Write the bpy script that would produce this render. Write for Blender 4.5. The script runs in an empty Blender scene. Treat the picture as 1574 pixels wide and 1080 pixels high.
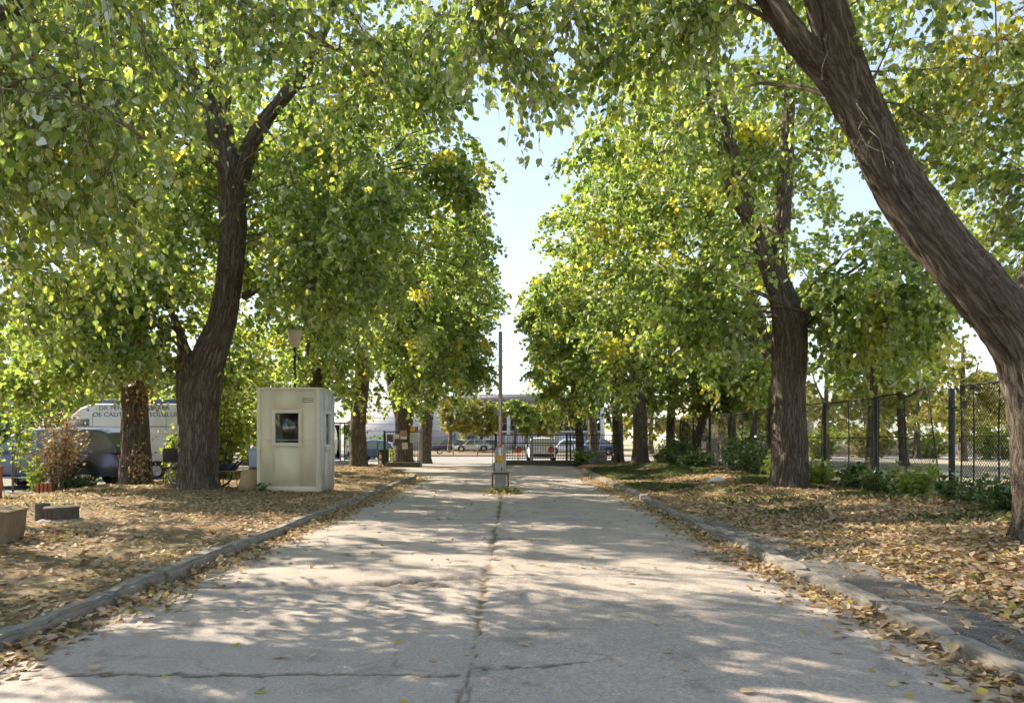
import bpy, bmesh, math, random
import numpy as np
from mathutils import Vector, Matrix

# ------------------------------------------------------------------ camera, sky, sun, exposure
SC = bpy.context.scene
COL = SC.collection
R = math.radians
F = 1180.0; CX = 787.0; HY = 674.0; CAM_H = 1.55          # focal length and horizon in photograph pixels
cam_d = bpy.data.cameras.new('camera'); cam = bpy.data.objects.new('camera', cam_d); COL.objects.link(cam)
cam.location = (0, 0, CAM_H); cam.rotation_euler = (R(90), 0, 0)
cam_d.sensor_width = 36; cam_d.lens = F / 1574 * 36
cam_d.shift_y = (HY - 540) / 1574
cam_d.clip_start = 0.05; cam_d.clip_end = 3000
SC.camera = cam

SUN_EL = R(38); SUN_AZ = R(-60)                            # azimuth clockwise from +Y (ahead): the sun stands ahead, to the left
world = bpy.data.worlds.new('World'); SC.world = world; world.use_nodes = True
wn = world.node_tree.nodes; wl = world.node_tree.links
bg = wn['Background']
sky = wn.new('ShaderNodeTexSky'); sky.sky_type = 'NISHITA'; sky.sun_disc = False
sky.sun_elevation = SUN_EL; sky.sun_rotation = SUN_AZ % (2 * math.pi)
sky.altitude = 80; sky.air_density = 1.0; sky.dust_density = .2; sky.ozone_density = 1.6
gam = wn.new('ShaderNodeGamma'); gam.inputs[1].default_value = .5      # evens out the sky's brightness and pales its blue
wl.new(sky.outputs[0], gam.inputs[0]); wl.new(gam.outputs[0], bg.inputs[0]); bg.inputs[1].default_value = 0.125

sun_d = bpy.data.lights.new('sun', 'SUN'); sun_d.energy = 2.5; sun_d.angle = R(0.53); sun_d.color = (1.0, 0.90, 0.74)
sun = bpy.data.objects.new('sun', sun_d); COL.objects.link(sun); sun.location = (-30, 30, 40)
sdir = Vector((math.sin(SUN_AZ) * math.cos(SUN_EL), math.cos(SUN_AZ) * math.cos(SUN_EL), math.sin(SUN_EL)))
sun.rotation_euler = (-sdir).to_track_quat('-Z', 'Y').to_euler()

SC.view_settings.view_transform = 'Standard'; SC.view_settings.look = 'None'
SC.view_settings.exposure = 2.22; SC.view_settings.gamma = 1.0; SC.view_settings.use_curve_mapping = False
SC.render.engine = 'CYCLES'
cy = SC.cycles
cy.use_denoising = True; cy.use_adaptive_sampling = True; cy.adaptive_threshold = .04; cy.adaptive_min_samples = 12
cy.max_bounces = 8; cy.diffuse_bounces = 6; cy.transmission_bounces = 6; cy.transparent_max_bounces = 8; cy.glossy_bounces = 3
cy.sample_clamp_indirect = 8; cy.caustics_reflective = False; cy.caustics_refractive = False

# ------------------------------------------------------------------ helpers
def at(px, py, Y):
    """point seen at photograph pixel (px, py) standing Y metres ahead"""
    return np.array([(px - CX) * Y / F, Y, CAM_H + (HY - py) * Y / F])

def sm(a, b, x):
    t = np.clip((np.asarray(x, float) - a) / (b - a), 0, 1); return t * t * (3 - 2 * t)

def _hash(ix, iy, iz, s):
    h = (ix * 374761393 + iy * 668265263 + iz * 2147483647 + s * 974634777) & 0xFFFFFFFF
    h = ((h ^ (h >> 13)) * 1274126177) & 0xFFFFFFFF
    h = (h ^ (h >> 16)) & 0xFFFFFFFF
    return h / 4294967295.0

def noise3(p, s=0):
    p = np.asarray(p, float); i = np.floor(p).astype(np.int64); f = p - i; f = f * f * (3 - 2 * f)
    r = 0
    for dx in (0, 1):
        wx = f[..., 0] if dx else 1 - f[..., 0]
        for dy in (0, 1):
            wy = f[..., 1] if dy else 1 - f[..., 1]
            for dz in (0, 1):
                wz = f[..., 2] if dz else 1 - f[..., 2]
                r = r + wx * wy * wz * _hash(i[..., 0] + dx, i[..., 1] + dy, i[..., 2] + dz, s)
    return r

def noise2(x, y, s=0):
    x = np.asarray(x, float); y = np.asarray(y, float)
    return noise3(np.stack([x, y, np.zeros_like(x)], -1), s)

def nrm(v): return v / np.maximum(np.linalg.norm(v, axis=-1, keepdims=True), 1e-9)

def mesh_np(name, V, faces, mats=None, rnd=None, smooth=False, crack=None):
    """faces: list of int arrays (m,k)"""
    me = bpy.data.meshes.new(name)
    V = np.asarray(V, np.float32)
    faces = [np.asarray(f, np.int32) for f in faces if len(f)]
    me.vertices.add(len(V)); me.vertices.foreach_set('co', V.ravel())
    nl = sum(f.size for f in faces); npoly = sum(len(f) for f in faces)
    me.loops.add(nl); me.polygons.add(npoly)
    me.loops.foreach_set('vertex_index', np.concatenate([f.ravel() for f in faces]))
    tot = np.concatenate([np.full(len(f), f.shape[1], np.int32) for f in faces])
    me.polygons.foreach_set('loop_start', np.concatenate([[0], np.cumsum(tot)[:-1]]).astype(np.int32))
    me.update(calc_edges=True)
    if smooth: me.polygons.foreach_set('use_smooth', np.ones(npoly, bool))
    if rnd is not None:
        a = me.attributes.new('rnd', 'FLOAT', 'FACE'); a.data.foreach_set('value', np.asarray(rnd, np.float32))
    if crack is not None:
        a = me.attributes.new('crack', 'FLOAT', 'POINT'); a.data.foreach_set('value', np.asarray(crack, np.float32))
    if mats: me.materials.append(mats)
    return me

def link(name, me, parent=None, loc=None, rz=0):
    o = bpy.data.objects.new(name, me); COL.objects.link(o)
    if loc is not None: o.location = loc
    if rz: o.rotation_euler = (0, 0, rz)
    if parent is not None: o.parent = parent
    return o

def tag(o, label=None, cat=None, group=None, kind=None):
    if label: o['label'] = label
    if cat: o['category'] = cat
    if group: o['group'] = group
    if kind: o['kind'] = kind
    return o

def thing(name, loc, label, cat, group=None, rz=0):
    o = bpy.data.objects.new(name, None); COL.objects.link(o); o.empty_display_size = .2
    o.location = tuple(float(c) for c in loc); o.rotation_euler = (0, 0, rz)
    return tag(o, label, cat, group)

class MB:
    """collects shapes into one mesh"""
    def __init__(s): s.V = []; s.F = []; s.n = 0; s.sm = False
    def add(s, V, faces):
        V = np.asarray(V, float)
        for f in faces:
            f = np.asarray(f, int)
            if len(f): s.F.append(f + s.n)
        s.V.append(V); s.n += len(V); return s
    def box(s, c, d, rz=0, ry=0, rx=0, taper=1.0, bev=0.0):
        hx, hy, hz = [x / 2 for x in d]
        if bev > 0:
            bm = bmesh.new(); bmesh.ops.create_cube(bm, size=1)
            for v in bm.verts:
                k = taper if v.co.z > 0 else 1
                v.co = Vector((v.co.x * d[0] * k, v.co.y * d[1] * k, v.co.z * d[2]))
            bmesh.ops.bevel(bm, geom=bm.edges[:], offset=bev, segments=2, affect='EDGES', profile=.5)
            V = np.array([v.co[:] for v in bm.verts]); bm.verts.index_update()
            fs = {}
            for f in bm.faces: fs.setdefault(len(f.verts), []).append([v.index for v in f.verts])
            bm.free(); faces = list(fs.values())
        else:
            V = np.array([[-hx, -hy, -hz], [hx, -hy, -hz], [hx, hy, -hz], [-hx, hy, -hz],
                          [-hx * taper, -hy * taper, hz], [hx * taper, -hy * taper, hz], [hx * taper, hy * taper, hz], [-hx * taper, hy * taper, hz]])
            faces = [[[0, 3, 2, 1], [4, 5, 6, 7], [0, 1, 5, 4], [1, 2, 6, 5], [2, 3, 7, 6], [3, 0, 4, 7]]]
        if rx or ry or rz:
            M = np.array((Matrix.Rotation(rz, 3, 'Z') @ Matrix.Rotation(ry, 3, 'Y') @ Matrix.Rotation(rx, 3, 'X')))
            V = V @ M.T
        return s.add(V + np.asarray(c, float), faces)
    def tube(s, P, r, seg=8, cap=True):
        V, Q = tube_np(np.asarray(P, float), np.broadcast_to(np.asarray(r, float), (len(P),)), seg)
        b = s.n; s.add(V, [Q])
        if cap:
            n = len(P); s.F.append(np.array([[b + i for i in range(seg)][::-1]])); s.F.append(np.array([[b + (n - 1) * seg + i for i in range(seg)]]))
        return s
    def lathe(s, prof, c=(0, 0, 0), seg=24, axis='Z'):
        prof = np.asarray(prof, float); n = len(prof); a = np.linspace(0, 2 * math.pi, seg, endpoint=False)
        V = np.stack([np.outer(prof[:, 0], np.cos(a)), np.outer(prof[:, 0], np.sin(a)), np.repeat(prof[:, 1:2], seg, 1)], -1).reshape(-1, 3)
        if axis == 'Y': V = V[:, [0, 2, 1]] * [1, -1, 1]
        if axis == 'X': V = V[:, [2, 0, 1]]
        i = np.arange(n - 1)[:, None] * seg; j = np.arange(seg)[None]; k = (j + 1) % seg
        Q = np.stack([i + j, i + k, i + seg + k, i + seg + j], -1).reshape(-1, 4)
        return s.add(V + np.asarray(c, float), [Q])
    def prism(s, poly, y0, y1, plane='XZ', c=(0, 0, 0)):
        """closed polygon given in a plane, extruded along the third axis"""
        p = np.asarray(poly, float); n = len(p)
        def mk(t):
            if plane == 'XZ': return np.stack([p[:, 0], np.full(n, t), p[:, 1]], -1)
            if plane == 'YZ': return np.stack([np.full(n, t), p[:, 0], p[:, 1]], -1)
            return np.stack([p[:, 0], p[:, 1], np.full(n, t)], -1)
        V = np.vstack([mk(y0), mk(y1)]) + np.asarray(c, float)
        i = np.arange(n); k = (i + 1) % n
        return s.add(V, [[list(range(n))], [list(range(2 * n - 1, n - 1, -1))], np.stack([i, i + n, k + n, k], -1)])
    def loft(s, rings, close=True, cap=True):
        rings = np.asarray(rings, float); m, n, _ = rings.shape; b = s.n
        i = np.arange(m - 1)[:, None] * n; j = np.arange(n if close else n - 1)[None]; k = (j + 1) % n
        Q = np.stack([i + j, i + k, i + n + k, i + n + j], -1).reshape(-1, 4)
        s.add(rings.reshape(-1, 3), [Q])
        if cap:
            s.F.append(np.array([[b + x for x in range(n)][::-1]])); s.F.append(np.array([[b + (m - 1) * n + x for x in range(n)]]))
        return s
    def mesh(s, name, mat, smooth=False):
        me = mesh_np(name, np.vstack(s.V), group_faces(s.F), mat, smooth=smooth)
        return me
    def build(s, name, mat, parent=None, loc=None, rz=0, smooth=False, fixn=True):
        me = s.mesh(name, mat, smooth)
        if fixn:
            bm = bmesh.new(); bm.from_mesh(me); bmesh.ops.recalc_face_normals(bm, faces=bm.faces[:]); bm.to_mesh(me); bm.free()
        if smooth:
            try: me.set_sharp_from_angle(angle=R(38))
            except Exception: pass
        return link(name, me, parent, loc, rz)

def group_faces(Fs):
    d = {}
    for f in Fs: d.setdefault(f.shape[1], []).append(f)
    return [np.vstack(v) for v in d.values()]

def tube_np(P, r, seg, ring=None):
    """tube along points P with radius r; ring: optional (n,seg) radius factors"""
    n = len(P); T = np.gradient(P, axis=0); T = nrm(T)
    ref = np.array([1.0, 0, 0]) if abs(T[0][0]) < .8 else np.array([0, 1.0, 0])
    u = ref - T[0] * ref.dot(T[0]); u /= np.linalg.norm(u)
    U = np.empty_like(P); U[0] = u
    for i in range(1, n):
        u = u - T[i] * u.dot(T[i]); u = u / max(np.linalg.norm(u), 1e-9); U[i] = u
    W = np.cross(T, U)
    a = np.linspace(0, 2 * math.pi, seg, endpoint=False)
    rr = np.asarray(r)[:, None] * (ring if ring is not None else 1.0) * np.ones((n, seg))
    V = P[:, None] + rr[..., None] * (np.cos(a)[None, :, None] * U[:, None] + np.sin(a)[None, :, None] * W[:, None])
    i = np.arange(n - 1)[:, None] * seg; j = np.arange(seg)[None]; k = (j + 1) % seg
    Q = np.stack([i + j, i + k, i + seg + k, i + seg + j], -1).reshape(-1, 4)
    return V.reshape(-1, 3), Q

def smooth_path(P, n):
    """Catmull-Rom through the columns of P (any width)"""
    P = np.asarray(P, float); m = len(P)
    t = np.linspace(0, m - 1, n); i = np.clip(t.astype(int), 0, m - 2); f = (t - i)[:, None]
    g = lambda k: P[np.clip(k, 0, m - 1)]
    a, b, c, d = g(i - 1), g(i), g(i + 1), g(i + 2)
    return .5 * (2 * b + (c - a) * f + (2 * a - 5 * b + 4 * c - d) * f ** 2 + (3 * b - a - 3 * c + d) * f ** 3)

# ------------------------------------------------------------------ materials
class NT:
    def __init__(s, name):
        m = bpy.data.materials.new(name); m.use_nodes = True; s.m = m; s.t = m.node_tree; s.n = s.t.nodes; s.l = s.t.links
        s.b = s.n['Principled BSDF']; s.o = s.n['Material Output']
    def new(s, t, **k):
        x = s.n.new(t)
        for a, v in k.items(): setattr(x, a, v)
        return x
    def put(s, sock, v):
        if isinstance(v, bpy.types.NodeSocket): s.l.new(v, sock)
        elif isinstance(v, (tuple, list)) and len(v) == 3 and sock.type == 'RGBA': sock.default_value = (*v, 1)
        else: sock.default_value = v
    def pos(s, sx=1, sy=1, sz=1):
        tc = s.new('ShaderNodeTexCoord'); mp = s.new('ShaderNodeMapping'); mp.inputs[3].default_value = (sx, sy, sz)
        s.l.new(tc.outputs['Object'], mp.inputs[0]); return mp.outputs[0]
    def noise(s, scale, vec=None, det=4, rough=.6, dist=0):
        x = s.new('ShaderNodeTexNoise'); x.inputs['Scale'].default_value = scale; x.inputs['Detail'].default_value = det
        x.inputs['Roughness'].default_value = rough; x.inputs['Distortion'].default_value = dist
        if vec is not None: s.l.new(vec, x.inputs[0])
        return x.outputs[0]
    def voro(s, scale, vec=None, feature='F1', out=0):
        x = s.new('ShaderNodeTexVoronoi'); x.feature = feature; x.inputs['Scale'].default_value = scale
        if vec is not None: s.l.new(vec, x.inputs[0])
        return x.outputs[out]
    def math(s, op, a, b=0.0, c=None):
        x = s.new('ShaderNodeMath', operation=op); s.put(x.inputs[0], a); s.put(x.inputs[1], b)
        if c is not None: s.put(x.inputs[2], c)
        return x.outputs[0]
    def ramp(s, fac, stops):
        x = s.new('ShaderNodeValToRGB'); e = x.color_ramp.elements
        while len(e) < len(stops): e.new(.5)
        for k, (p, c) in enumerate(stops):
            e[k].position = p; e[k].color = (*c, 1) if len(c) == 3 else c
        s.put(x.inputs[0], fac); return x.outputs[0]
    def fr(s, fac, lo, hi):
        x = s.new('ShaderNodeMapRange'); x.inputs[1].default_value = lo; x.inputs[2].default_value = hi; s.put(x.inputs[0], fac); return x.outputs[0]
    def mix(s, fac, a, b, mode='MIX'):
        x = s.new('ShaderNodeMix', data_type='RGBA', blend_type=mode); s.put(x.inputs[0], fac); s.put(x.inputs[6], a); s.put(x.inputs[7], b); return x.outputs[2]
    def attr(s, name):
        x = s.new('ShaderNodeAttribute', attribute_name=name); return x.outputs['Fac']
    def bump(s, h, strength=.5, dist=.02):
        x = s.new('ShaderNodeBump'); x.inputs['Strength'].default_value = strength; x.inputs['Distance'].default_value = dist; s.put(x.inputs['Height'], h)
        s.l.new(x.outputs[0], s.b.inputs['Normal']); return x.outputs[0]
    def base(s, col, rough=.8, metal=0.0, spec=.3):
        s.put(s.b.inputs['Base Color'], col); s.put(s.b.inputs['Roughness'], rough); s.put(s.b.inputs['Metallic'], metal)
        s.put(s.b.inputs['Specular IOR Level'], spec); return s

def boards(name, col, pitch=.075):
    """painted boarding with hairline joints, dulled towards nothing in particular"""
    t = NT(name); p = t.pos(); sx = t.new('ShaderNodeSeparateXYZ'); tc = t.new('ShaderNodeTexCoord'); t.l.new(tc.outputs['Object'], sx.inputs[0])
    f = t.math('FRACT', t.math('DIVIDE', sx.outputs[2], pitch)); line = t.math('LESS_THAN', f, .10)
    c = t.ramp(t.noise(1.6, p, 7, .7), [(.3, tuple(x * .93 for x in col)), (.7, col)])
    c = t.mix(t.fr(t.noise(3, t.pos(1, 1, .12), 8, .75), .55, .75), c, tuple(x * .93 for x in col))
    c = t.mix(t.math('MULTIPLY', line, .3), c, tuple(x * .6 for x in col))
    t.base(c, .6, 0, .35); t.bump(t.math('MULTIPLY', line, -1.0), .3, .003); return t.m

def paint(name, col, rough=.5, metal=0.0, wear=.12, scale=6, dirt=None, spec=.4):
    """painted or plain surface with slight unevenness"""
    t = NT(name); p = t.pos()
    n = t.noise(scale, p, 6, .65)
    lo = tuple(c * (1 - wear * 1.6) for c in col); hi = tuple(min(1, c * (1 + wear * .8)) for c in col)
    c = t.ramp(n, [(.3, lo), (.7, hi)])
    if dirt:
        n2 = t.noise(scale * .6, t.pos(1, 1, .35), 8, .75)
        c = t.mix(t.fr(n2, .52, .68), c, dirt)
    t.base(c, rough, metal, spec); t.bump(t.noise(scale * 12, p, 3), .12, .004); return t.m

def leaf_mat(name, stops, back, trans, tw=.5, rough=.5, gl=.3):
    """two-sided leaf: green face, paler underside, light passing through"""
    t = NT(name); r = t.attr('rnd')
    col = t.ramp(r, stops)
    geo = t.new('ShaderNodeNewGeometry')
    c2 = t.mix(geo.outputs['Backfacing'], col, t.mix(.65, col, back))
    d = t.new('ShaderNodeBsdfDiffuse'); t.l.new(c2, d.inputs[0])
    tr = t.new('ShaderNodeBsdfTranslucent'); t.l.new(t.mix(1.0, col, trans, 'MULTIPLY'), tr.inputs[0])
    g = t.new('ShaderNodeBsdfGlossy'); g.inputs['Roughness'].default_value = rough; g.inputs[0].default_value = (1, 1, 1, 1)
    m1 = t.new('ShaderNodeMixShader'); m1.inputs[0].default_value = tw; t.l.new(d.outputs[0], m1.inputs[1]); t.l.new(tr.outputs[0], m1.inputs[2])
    fz = t.new('ShaderNodeFresnel'); fz.inputs[0].default_value = 1.35
    m2 = t.new('ShaderNodeMixShader'); t.l.new(t.math('MULTIPLY', fz.outputs[0], gl), m2.inputs[0]); t.l.new(m1.outputs[0], m2.inputs[1]); t.l.new(g.outputs[0], m2.inputs[2])
    t.l.new(m2.outputs[0], t.o.inputs[0]); t.n.remove(t.b); return t.m

M = {}
GRN = [(0, (.05, .09, .025)), (.3, (.10, .15, .036)), (.7, (.16, .20, .05)), (.90, (.22, .24, .06)), (.95, (.27, .27, .05)), (1, (.33, .29, .05))]
M['leaf'] = leaf_mat('linden_leaf', GRN, (.40, .42, .29), (4.0, 3.8, 2.2), .52)
GRN2 = [(0, (.065, .11, .035)), (.5, (.115, .16, .05)), (.78, (.17, .20, .06)), (.88, (.23, .23, .05)), (1, (.28, .22, .06))]
M['leaf_far'] = leaf_mat('linden_leaf_distant', GRN2, (.32, .36, .23), (3.7, 3.6, 2.1), .5)
YEL = [(0, (.11, .16, .035)), (.45, (.20, .225, .045)), (.75, (.29, .265, .055)), (1, (.36, .27, .07))]
M['leaf_yellow'] = leaf_mat('autumn_leaf', YEL, (.42, .36, .14), (2.0, 1.9, 1.4), .5)
PAL = [(0, (.13, .19, .04)), (.5, (.2, .27, .05)), (.85, (.3, .33, .06)), (1, (.42, .34, .06))]
M['leaf_bright'] = leaf_mat('pale_green_leaf', PAL, (.34, .38, .16), (2.3, 2.3, 1.5), .5)
DKG = [(0, (.035, .07, .02)), (.6, (.06, .11, .028)), (1, (.10, .15, .04))]
M['leaf_dark'] = leaf_mat('dark_shrub_leaf', DKG, (.2, .24, .13), (3.0, 3.0, 1.8), .4)
DRY = [(0, (.28, .18, .09)), (.5, (.44, .31, .16)), (1, (.55, .42, .22))]
M['leaf_dry'] = leaf_mat('dried_brown_leaf', DRY, (.44, .32, .18), (1.2, 1.1, .9), .35)
LIT = [(0, (.18, .11, .06)), (.25, (.40, .26, .14)), (.6, (.55, .385, .22)), (.84, (.62, .46, .28)), (.91, (.42, .38, .10)), (1, (.55, .37, .06))]
M['litter'] = leaf_mat('fallen_leaf', LIT, (.45, .34, .23), (1.1, 1.05, .9), .25, .6, .06)
GRS = [(0, (.09, .14, .05)), (.6, (.17, .22, .08)), (1, (.32, .30, .15))]
M['grass'] = leaf_mat('grass_blade', GRS, (.14, .18, .07), (2, 2, 1.5), .4)

def bark_mat():
    t = NT('furrowed_bark'); mp = t.new('ShaderNodeMapping'); mp.inputs[3].default_value = (1, 1, .14); ba = t.new('ShaderNodeAttribute', attribute_name='barkco'); t.l.new(ba.outputs['Vector'], mp.inputs[0]); p = mp.outputs[0]
    big = t.noise(11, p, 8, .7, .5); fine = t.noise(40, p, 6, .7, .3); pat = t.noise(1.3, t.pos(), 4)
    rr = t.math('ABSOLUTE', t.math('SUBTRACT', big, .5)); rr = t.fr(rr, 0, .16)
    c = t.ramp(rr, [(0, (.10, .078, .058)), (.35, (.31, .25, .195)), (1, (.50, .42, .33))])
    c = t.mix(t.fr(fine, .3, .8), t.mix(.35, c, (.05, .036, .026)), c)
    c = t.mix(t.fr(pat, .48, .72), c, t.mix(.5, c, (.20, .17, .125)))
    t.base(c, .95, 0, .15)
    t.bump(t.math('ADD', rr, t.math('MULTIPLY', fine, .5)), 1.0, .06); return t.m
M['bark'] = bark_mat()
M['pale_twig'] = paint('pale_bare_twig', (.30, .24, .18), .9, scale=20)
M['twig'] = paint('grey_brown_twig', (.16, .12, .09), .9, scale=20)

def asphalt_mat(name, dark, light, cx=None):
    t = NT(name); p = t.pos()
    big = t.noise(.55, p, 6, .65); mid = t.noise(4, p, 6, .7); grit = t.voro(95, p, out=1); gr2 = t.noise(160, p, 2, .6)
    c = t.ramp(t.math('ADD', t.math('MULTIPLY', big, .6), t.math('MULTIPLY', mid, .4)), [(.35, dark), (.66, light)])
    c = t.mix(t.fr(t.voro(48, p), .05, .5), t.mix(.5, c, (.50, .47, .44)), c)
    c = t.mix(.55, c, t.mix(1, c, t.ramp(t.noise(38, p, 4, .75), [(.32, (.45, .45, .45)), (.68, (1.45, 1.45, 1.45))]), 'MULTIPLY'))
    c = t.mix(t.fr(t.noise(2.2, t.pos(1, .6, 1), 5, .7), .56, .66), c, t.mix(.35, c, (.12, .10, .09)))
    c = t.mix(.38, c, t.mix(1, c, t.ramp(gr2, [(.25, (.3, .3, .3)), (.75, (1.6, 1.6, 1.6))]), 'MULTIPLY'))
    dust = t.fr(t.noise(.9, t.pos(1, .35, 1), 7, .7), .5, .75)
    c = t.mix(t.math('MULTIPLY', dust, .35), c, (.33, .27, .22))
    sx = t.new('ShaderNodeSeparateXYZ'); tcx = t.new('ShaderNodeTexCoord'); t.l.new(tcx.outputs['Object'], sx.inputs[0])
    c = t.mix(t.fr(sx.outputs[0], -.32, -.26), t.mix(.22, c, (.44, .38, .33)), c)                  # the left lane was resurfaced smoother
    c = t.mix(t.math('MULTIPLY', t.fr(t.noise(.8, p, 5, .75, .4), .56, .62), .35), c, (.13, .115, .10))   # old stains and patches
    ck = t.attr('crack')
    soil = t.ramp(t.noise(30, p, 5), [(.3, (.07, .052, .038)), (.7, (.25, .185, .125))])
    c = t.mix(t.fr(ck, .15, .8), c, soil)
    t.base(c, .9, 0, .2)
    h = t.math('ADD', t.math('MULTIPLY', t.voro(70, p), .5), t.math('MULTIPLY', gr2, .5))
    t.bump(h, .55, .008); return t.m
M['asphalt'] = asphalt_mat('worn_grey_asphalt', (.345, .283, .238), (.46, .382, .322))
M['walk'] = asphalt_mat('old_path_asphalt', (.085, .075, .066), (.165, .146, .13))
M['street'] = asphalt_mat('street_asphalt', (.24, .22, .21), (.33, .31, .29))

def concrete_mat(name, a, b, rough=.9):
    t = NT(name); p = t.pos()
    c = t.ramp(t.noise(3, p, 8, .7), [(.3, a), (.7, b)])
    c = t.mix(t.fr(t.noise(11, p, 6, .75), .5, .75), c, tuple(x * .55 for x in a))
    t.base(c, rough, 0, .2); t.bump(t.noise(45, p, 6, .75), .6, .012); return t.m
M['kerb'] = concrete_mat('weathered_kerb_stone', (.20, .175, .15), (.34, .30, .255))
M['concrete'] = concrete_mat('grey_concrete', (.24, .22, .2), (.38, .355, .33))
M['brick'] = concrete_mat('terracotta', (.34, .12, .055), (.45, .19, .09))
M['plinth'] = concrete_mat('dark_plinth', (.12, .095, .075), (.2, .165, .135))

def soil_mat():
    t = NT('leafy_soil'); p = t.pos()
    n1 = t.noise(.5, p, 6, .65); n2 = t.noise(6, p, 7, .7); n3 = t.noise(45, p, 5, .7); v = t.voro(28, p, out=1)
    soil = t.ramp(n2, [(.3, (.16, .115, .08)), (.7, (.32, .24, .175))])
    bits = t.ramp(t.voro(34, p, out=1), [(0, (.16, .10, .06)), (.5, (.36, .24, .14)), (1, (.48, .34, .2))])
    c = t.mix(t.fr(t.noise(9, p, 5, .7), .40, .62), soil, bits)
    sep = t.new('ShaderNodeSeparateXYZ'); tc = t.new('ShaderNodeTexCoord'); t.l.new(tc.outputs['Object'], sep.inputs[0])
    X, Y = sep.outputs[0], sep.outputs[1]
    grass = t.ramp(n3, [(.3, (.06, .085, .03)), (.7, (.15, .17, .06))])
    gm = t.math('MULTIPLY', t.fr(t.noise(.35, p, 5, .6), .45, .62), .6)
    c = t.mix(t.math('MULTIPLY', gm, .55), c, grass)
    park = t.ramp(n1, [(.3, (.30, .25, .16)), (.7, (.42, .36, .25))])          # dry park lawn beyond the fence
    c = t.mix(t.fr(X, 9.6, 11.5), c, park)
    lot = t.ramp(n2, [(.3, (.26, .235, .21)), (.7, (.36, .33, .29))])          # dusty car park on the left
    c = t.mix(t.fr(t.math('MULTIPLY', X, -1), 13.0, 14.2), c, lot)
    t.base(c, .95, 0, .1); t.bump(t.math('ADD', n3, n2), .8, .03); return t.m
M['soil'] = soil_mat()

M['cream'] = paint('cream_painted_boards', (.70, .63, .48), .6, wear=.05, scale=2.5, dirt=(.60, .53, .39))
M['white_board'] = paint('offwhite_painted_boards', (.62, .59, .56), .6, wear=.05, scale=2.5, dirt=(.5, .47, .44))
M['cream_boards'] = boards('cream_boarding', (.76, .67, .47)); M['pale_boards'] = boards('pale_boarding', (.66, .63, .60))
M['frame_white'] = paint('window_frame_paint', (.70, .62, .50), .5, wear=.04)
M['grey_paint'] = paint('grey_steel_paint', (.36, .35, .32), .5, .2, .1, 9, dirt=(.24, .2, .16))
M['rust'] = paint('rusty_steel', (.16, .085, .05), .85, .3, .3, 14, dirt=(.09, .05, .035))
M['dark_green'] = paint('dark_green_steel', (.028, .042, .03), .55, .3, .2, 12, dirt=(.10, .065, .045))
M['wire'] = paint('rusted_wire', (.075, .06, .05), .7, .5, .2, 20)
M['black'] = paint('black_plastic', (.03, .03, .032), .5, 0, .1)
M['rubber'] = paint('tyre_rubber', (.028, .027, .026), .85, 0, .2)
M['chrome'] = paint('bright_metal', (.6, .6, .6), .25, .9, .06)
M['yellow'] = paint('yellow_enamel', (.72, .43, .03), .5, 0, .15, 14, dirt=(.55, .3, .05))
M['red'] = paint('faded_red_paint', (.42, .12, .08), .55, 0, .12, 14)
M['white'] = paint('white_paint', (.72, .71, .69), .5, 0, .06, 8)
M['boom'] = paint('weathered_boom_paint', (.34, .24, .17), .6, 0, .15, 12, dirt=(.32, .19, .12))
M['suv'] = paint('slate_blue_car_paint', (.125, .14, .205), .28, .35, .05, 1.5, spec=.6)
M['van'] = paint('white_van_paint', (.66, .64, .62), .35, 0, .04, 1.2, dirt=(.55, .52, .48))
M['blue_car'] = paint('dark_blue_car_paint', (.07, .10, .19), .25, .3, .05, spec=.6)
M['silver'] = paint('silver_car_paint', (.45, .45, .46), .3, .5, .05)
M['dark_car'] = paint('dark_car_paint', (.08, .085, .1), .3, .3, .05)
M['paper'] = paint('weathered_paper', (.62, .57, .47), .8, 0, .08, 10)
M['board_dark'] = paint('dark_notice_board', (.10, .085, .075), .7)
M['board_grey'] = paint('grey_metal_cabinet', (.50, .48, .43), .6)
M['wood'] = paint('plywood', (.42, .29, .16), .8, 0, .15, 5, dirt=(.3, .2, .11))
M['blue_bin'] = paint('pale_blue_plastic', (.40, .46, .58), .5, 0, .05)
M['lamp'] = paint('lamp_bowl', (.62, .52, .38), .4, 0, .05)
M['bag'] = paint('white_plastic_bag', (.75, .75, .77), .4, 0, .04)
M['chamber'] = paint('grey_brown_concrete', (.13, .105, .085), .9, 0, .2, 14, dirt=(.18, .145, .115))
M['mortar'] = concrete_mat('mortar_skirt', (.22, .19, .165), (.33, .29, .25))
M['rusty_box'] = paint('rusted_sheet_box', (.26, .185, .115), .8, .1, .15, 5, dirt=(.17, .10, .06))
M['wall_white'] = paint('pale_wall_panels', (.58, .56, .60), .7, 0, .05, .3)
M['fascia'] = paint('grey_fascia_panels', (.25, .245, .26), .6, 0, .06, .4)
M['column'] = paint('white_column_render', (.68, .66, .66), .7, 0, .04, .4)
M['pink_wall'] = paint('pale_pink_render', (.55, .47, .43), .8, 0, .06, .4)
M['cloth'] = paint('dark_cloth', (.05, .05, .08), .9)
M['ink'] = paint('dark_lettering', (.06, .07, .12), .6, 0, .1)

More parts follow.
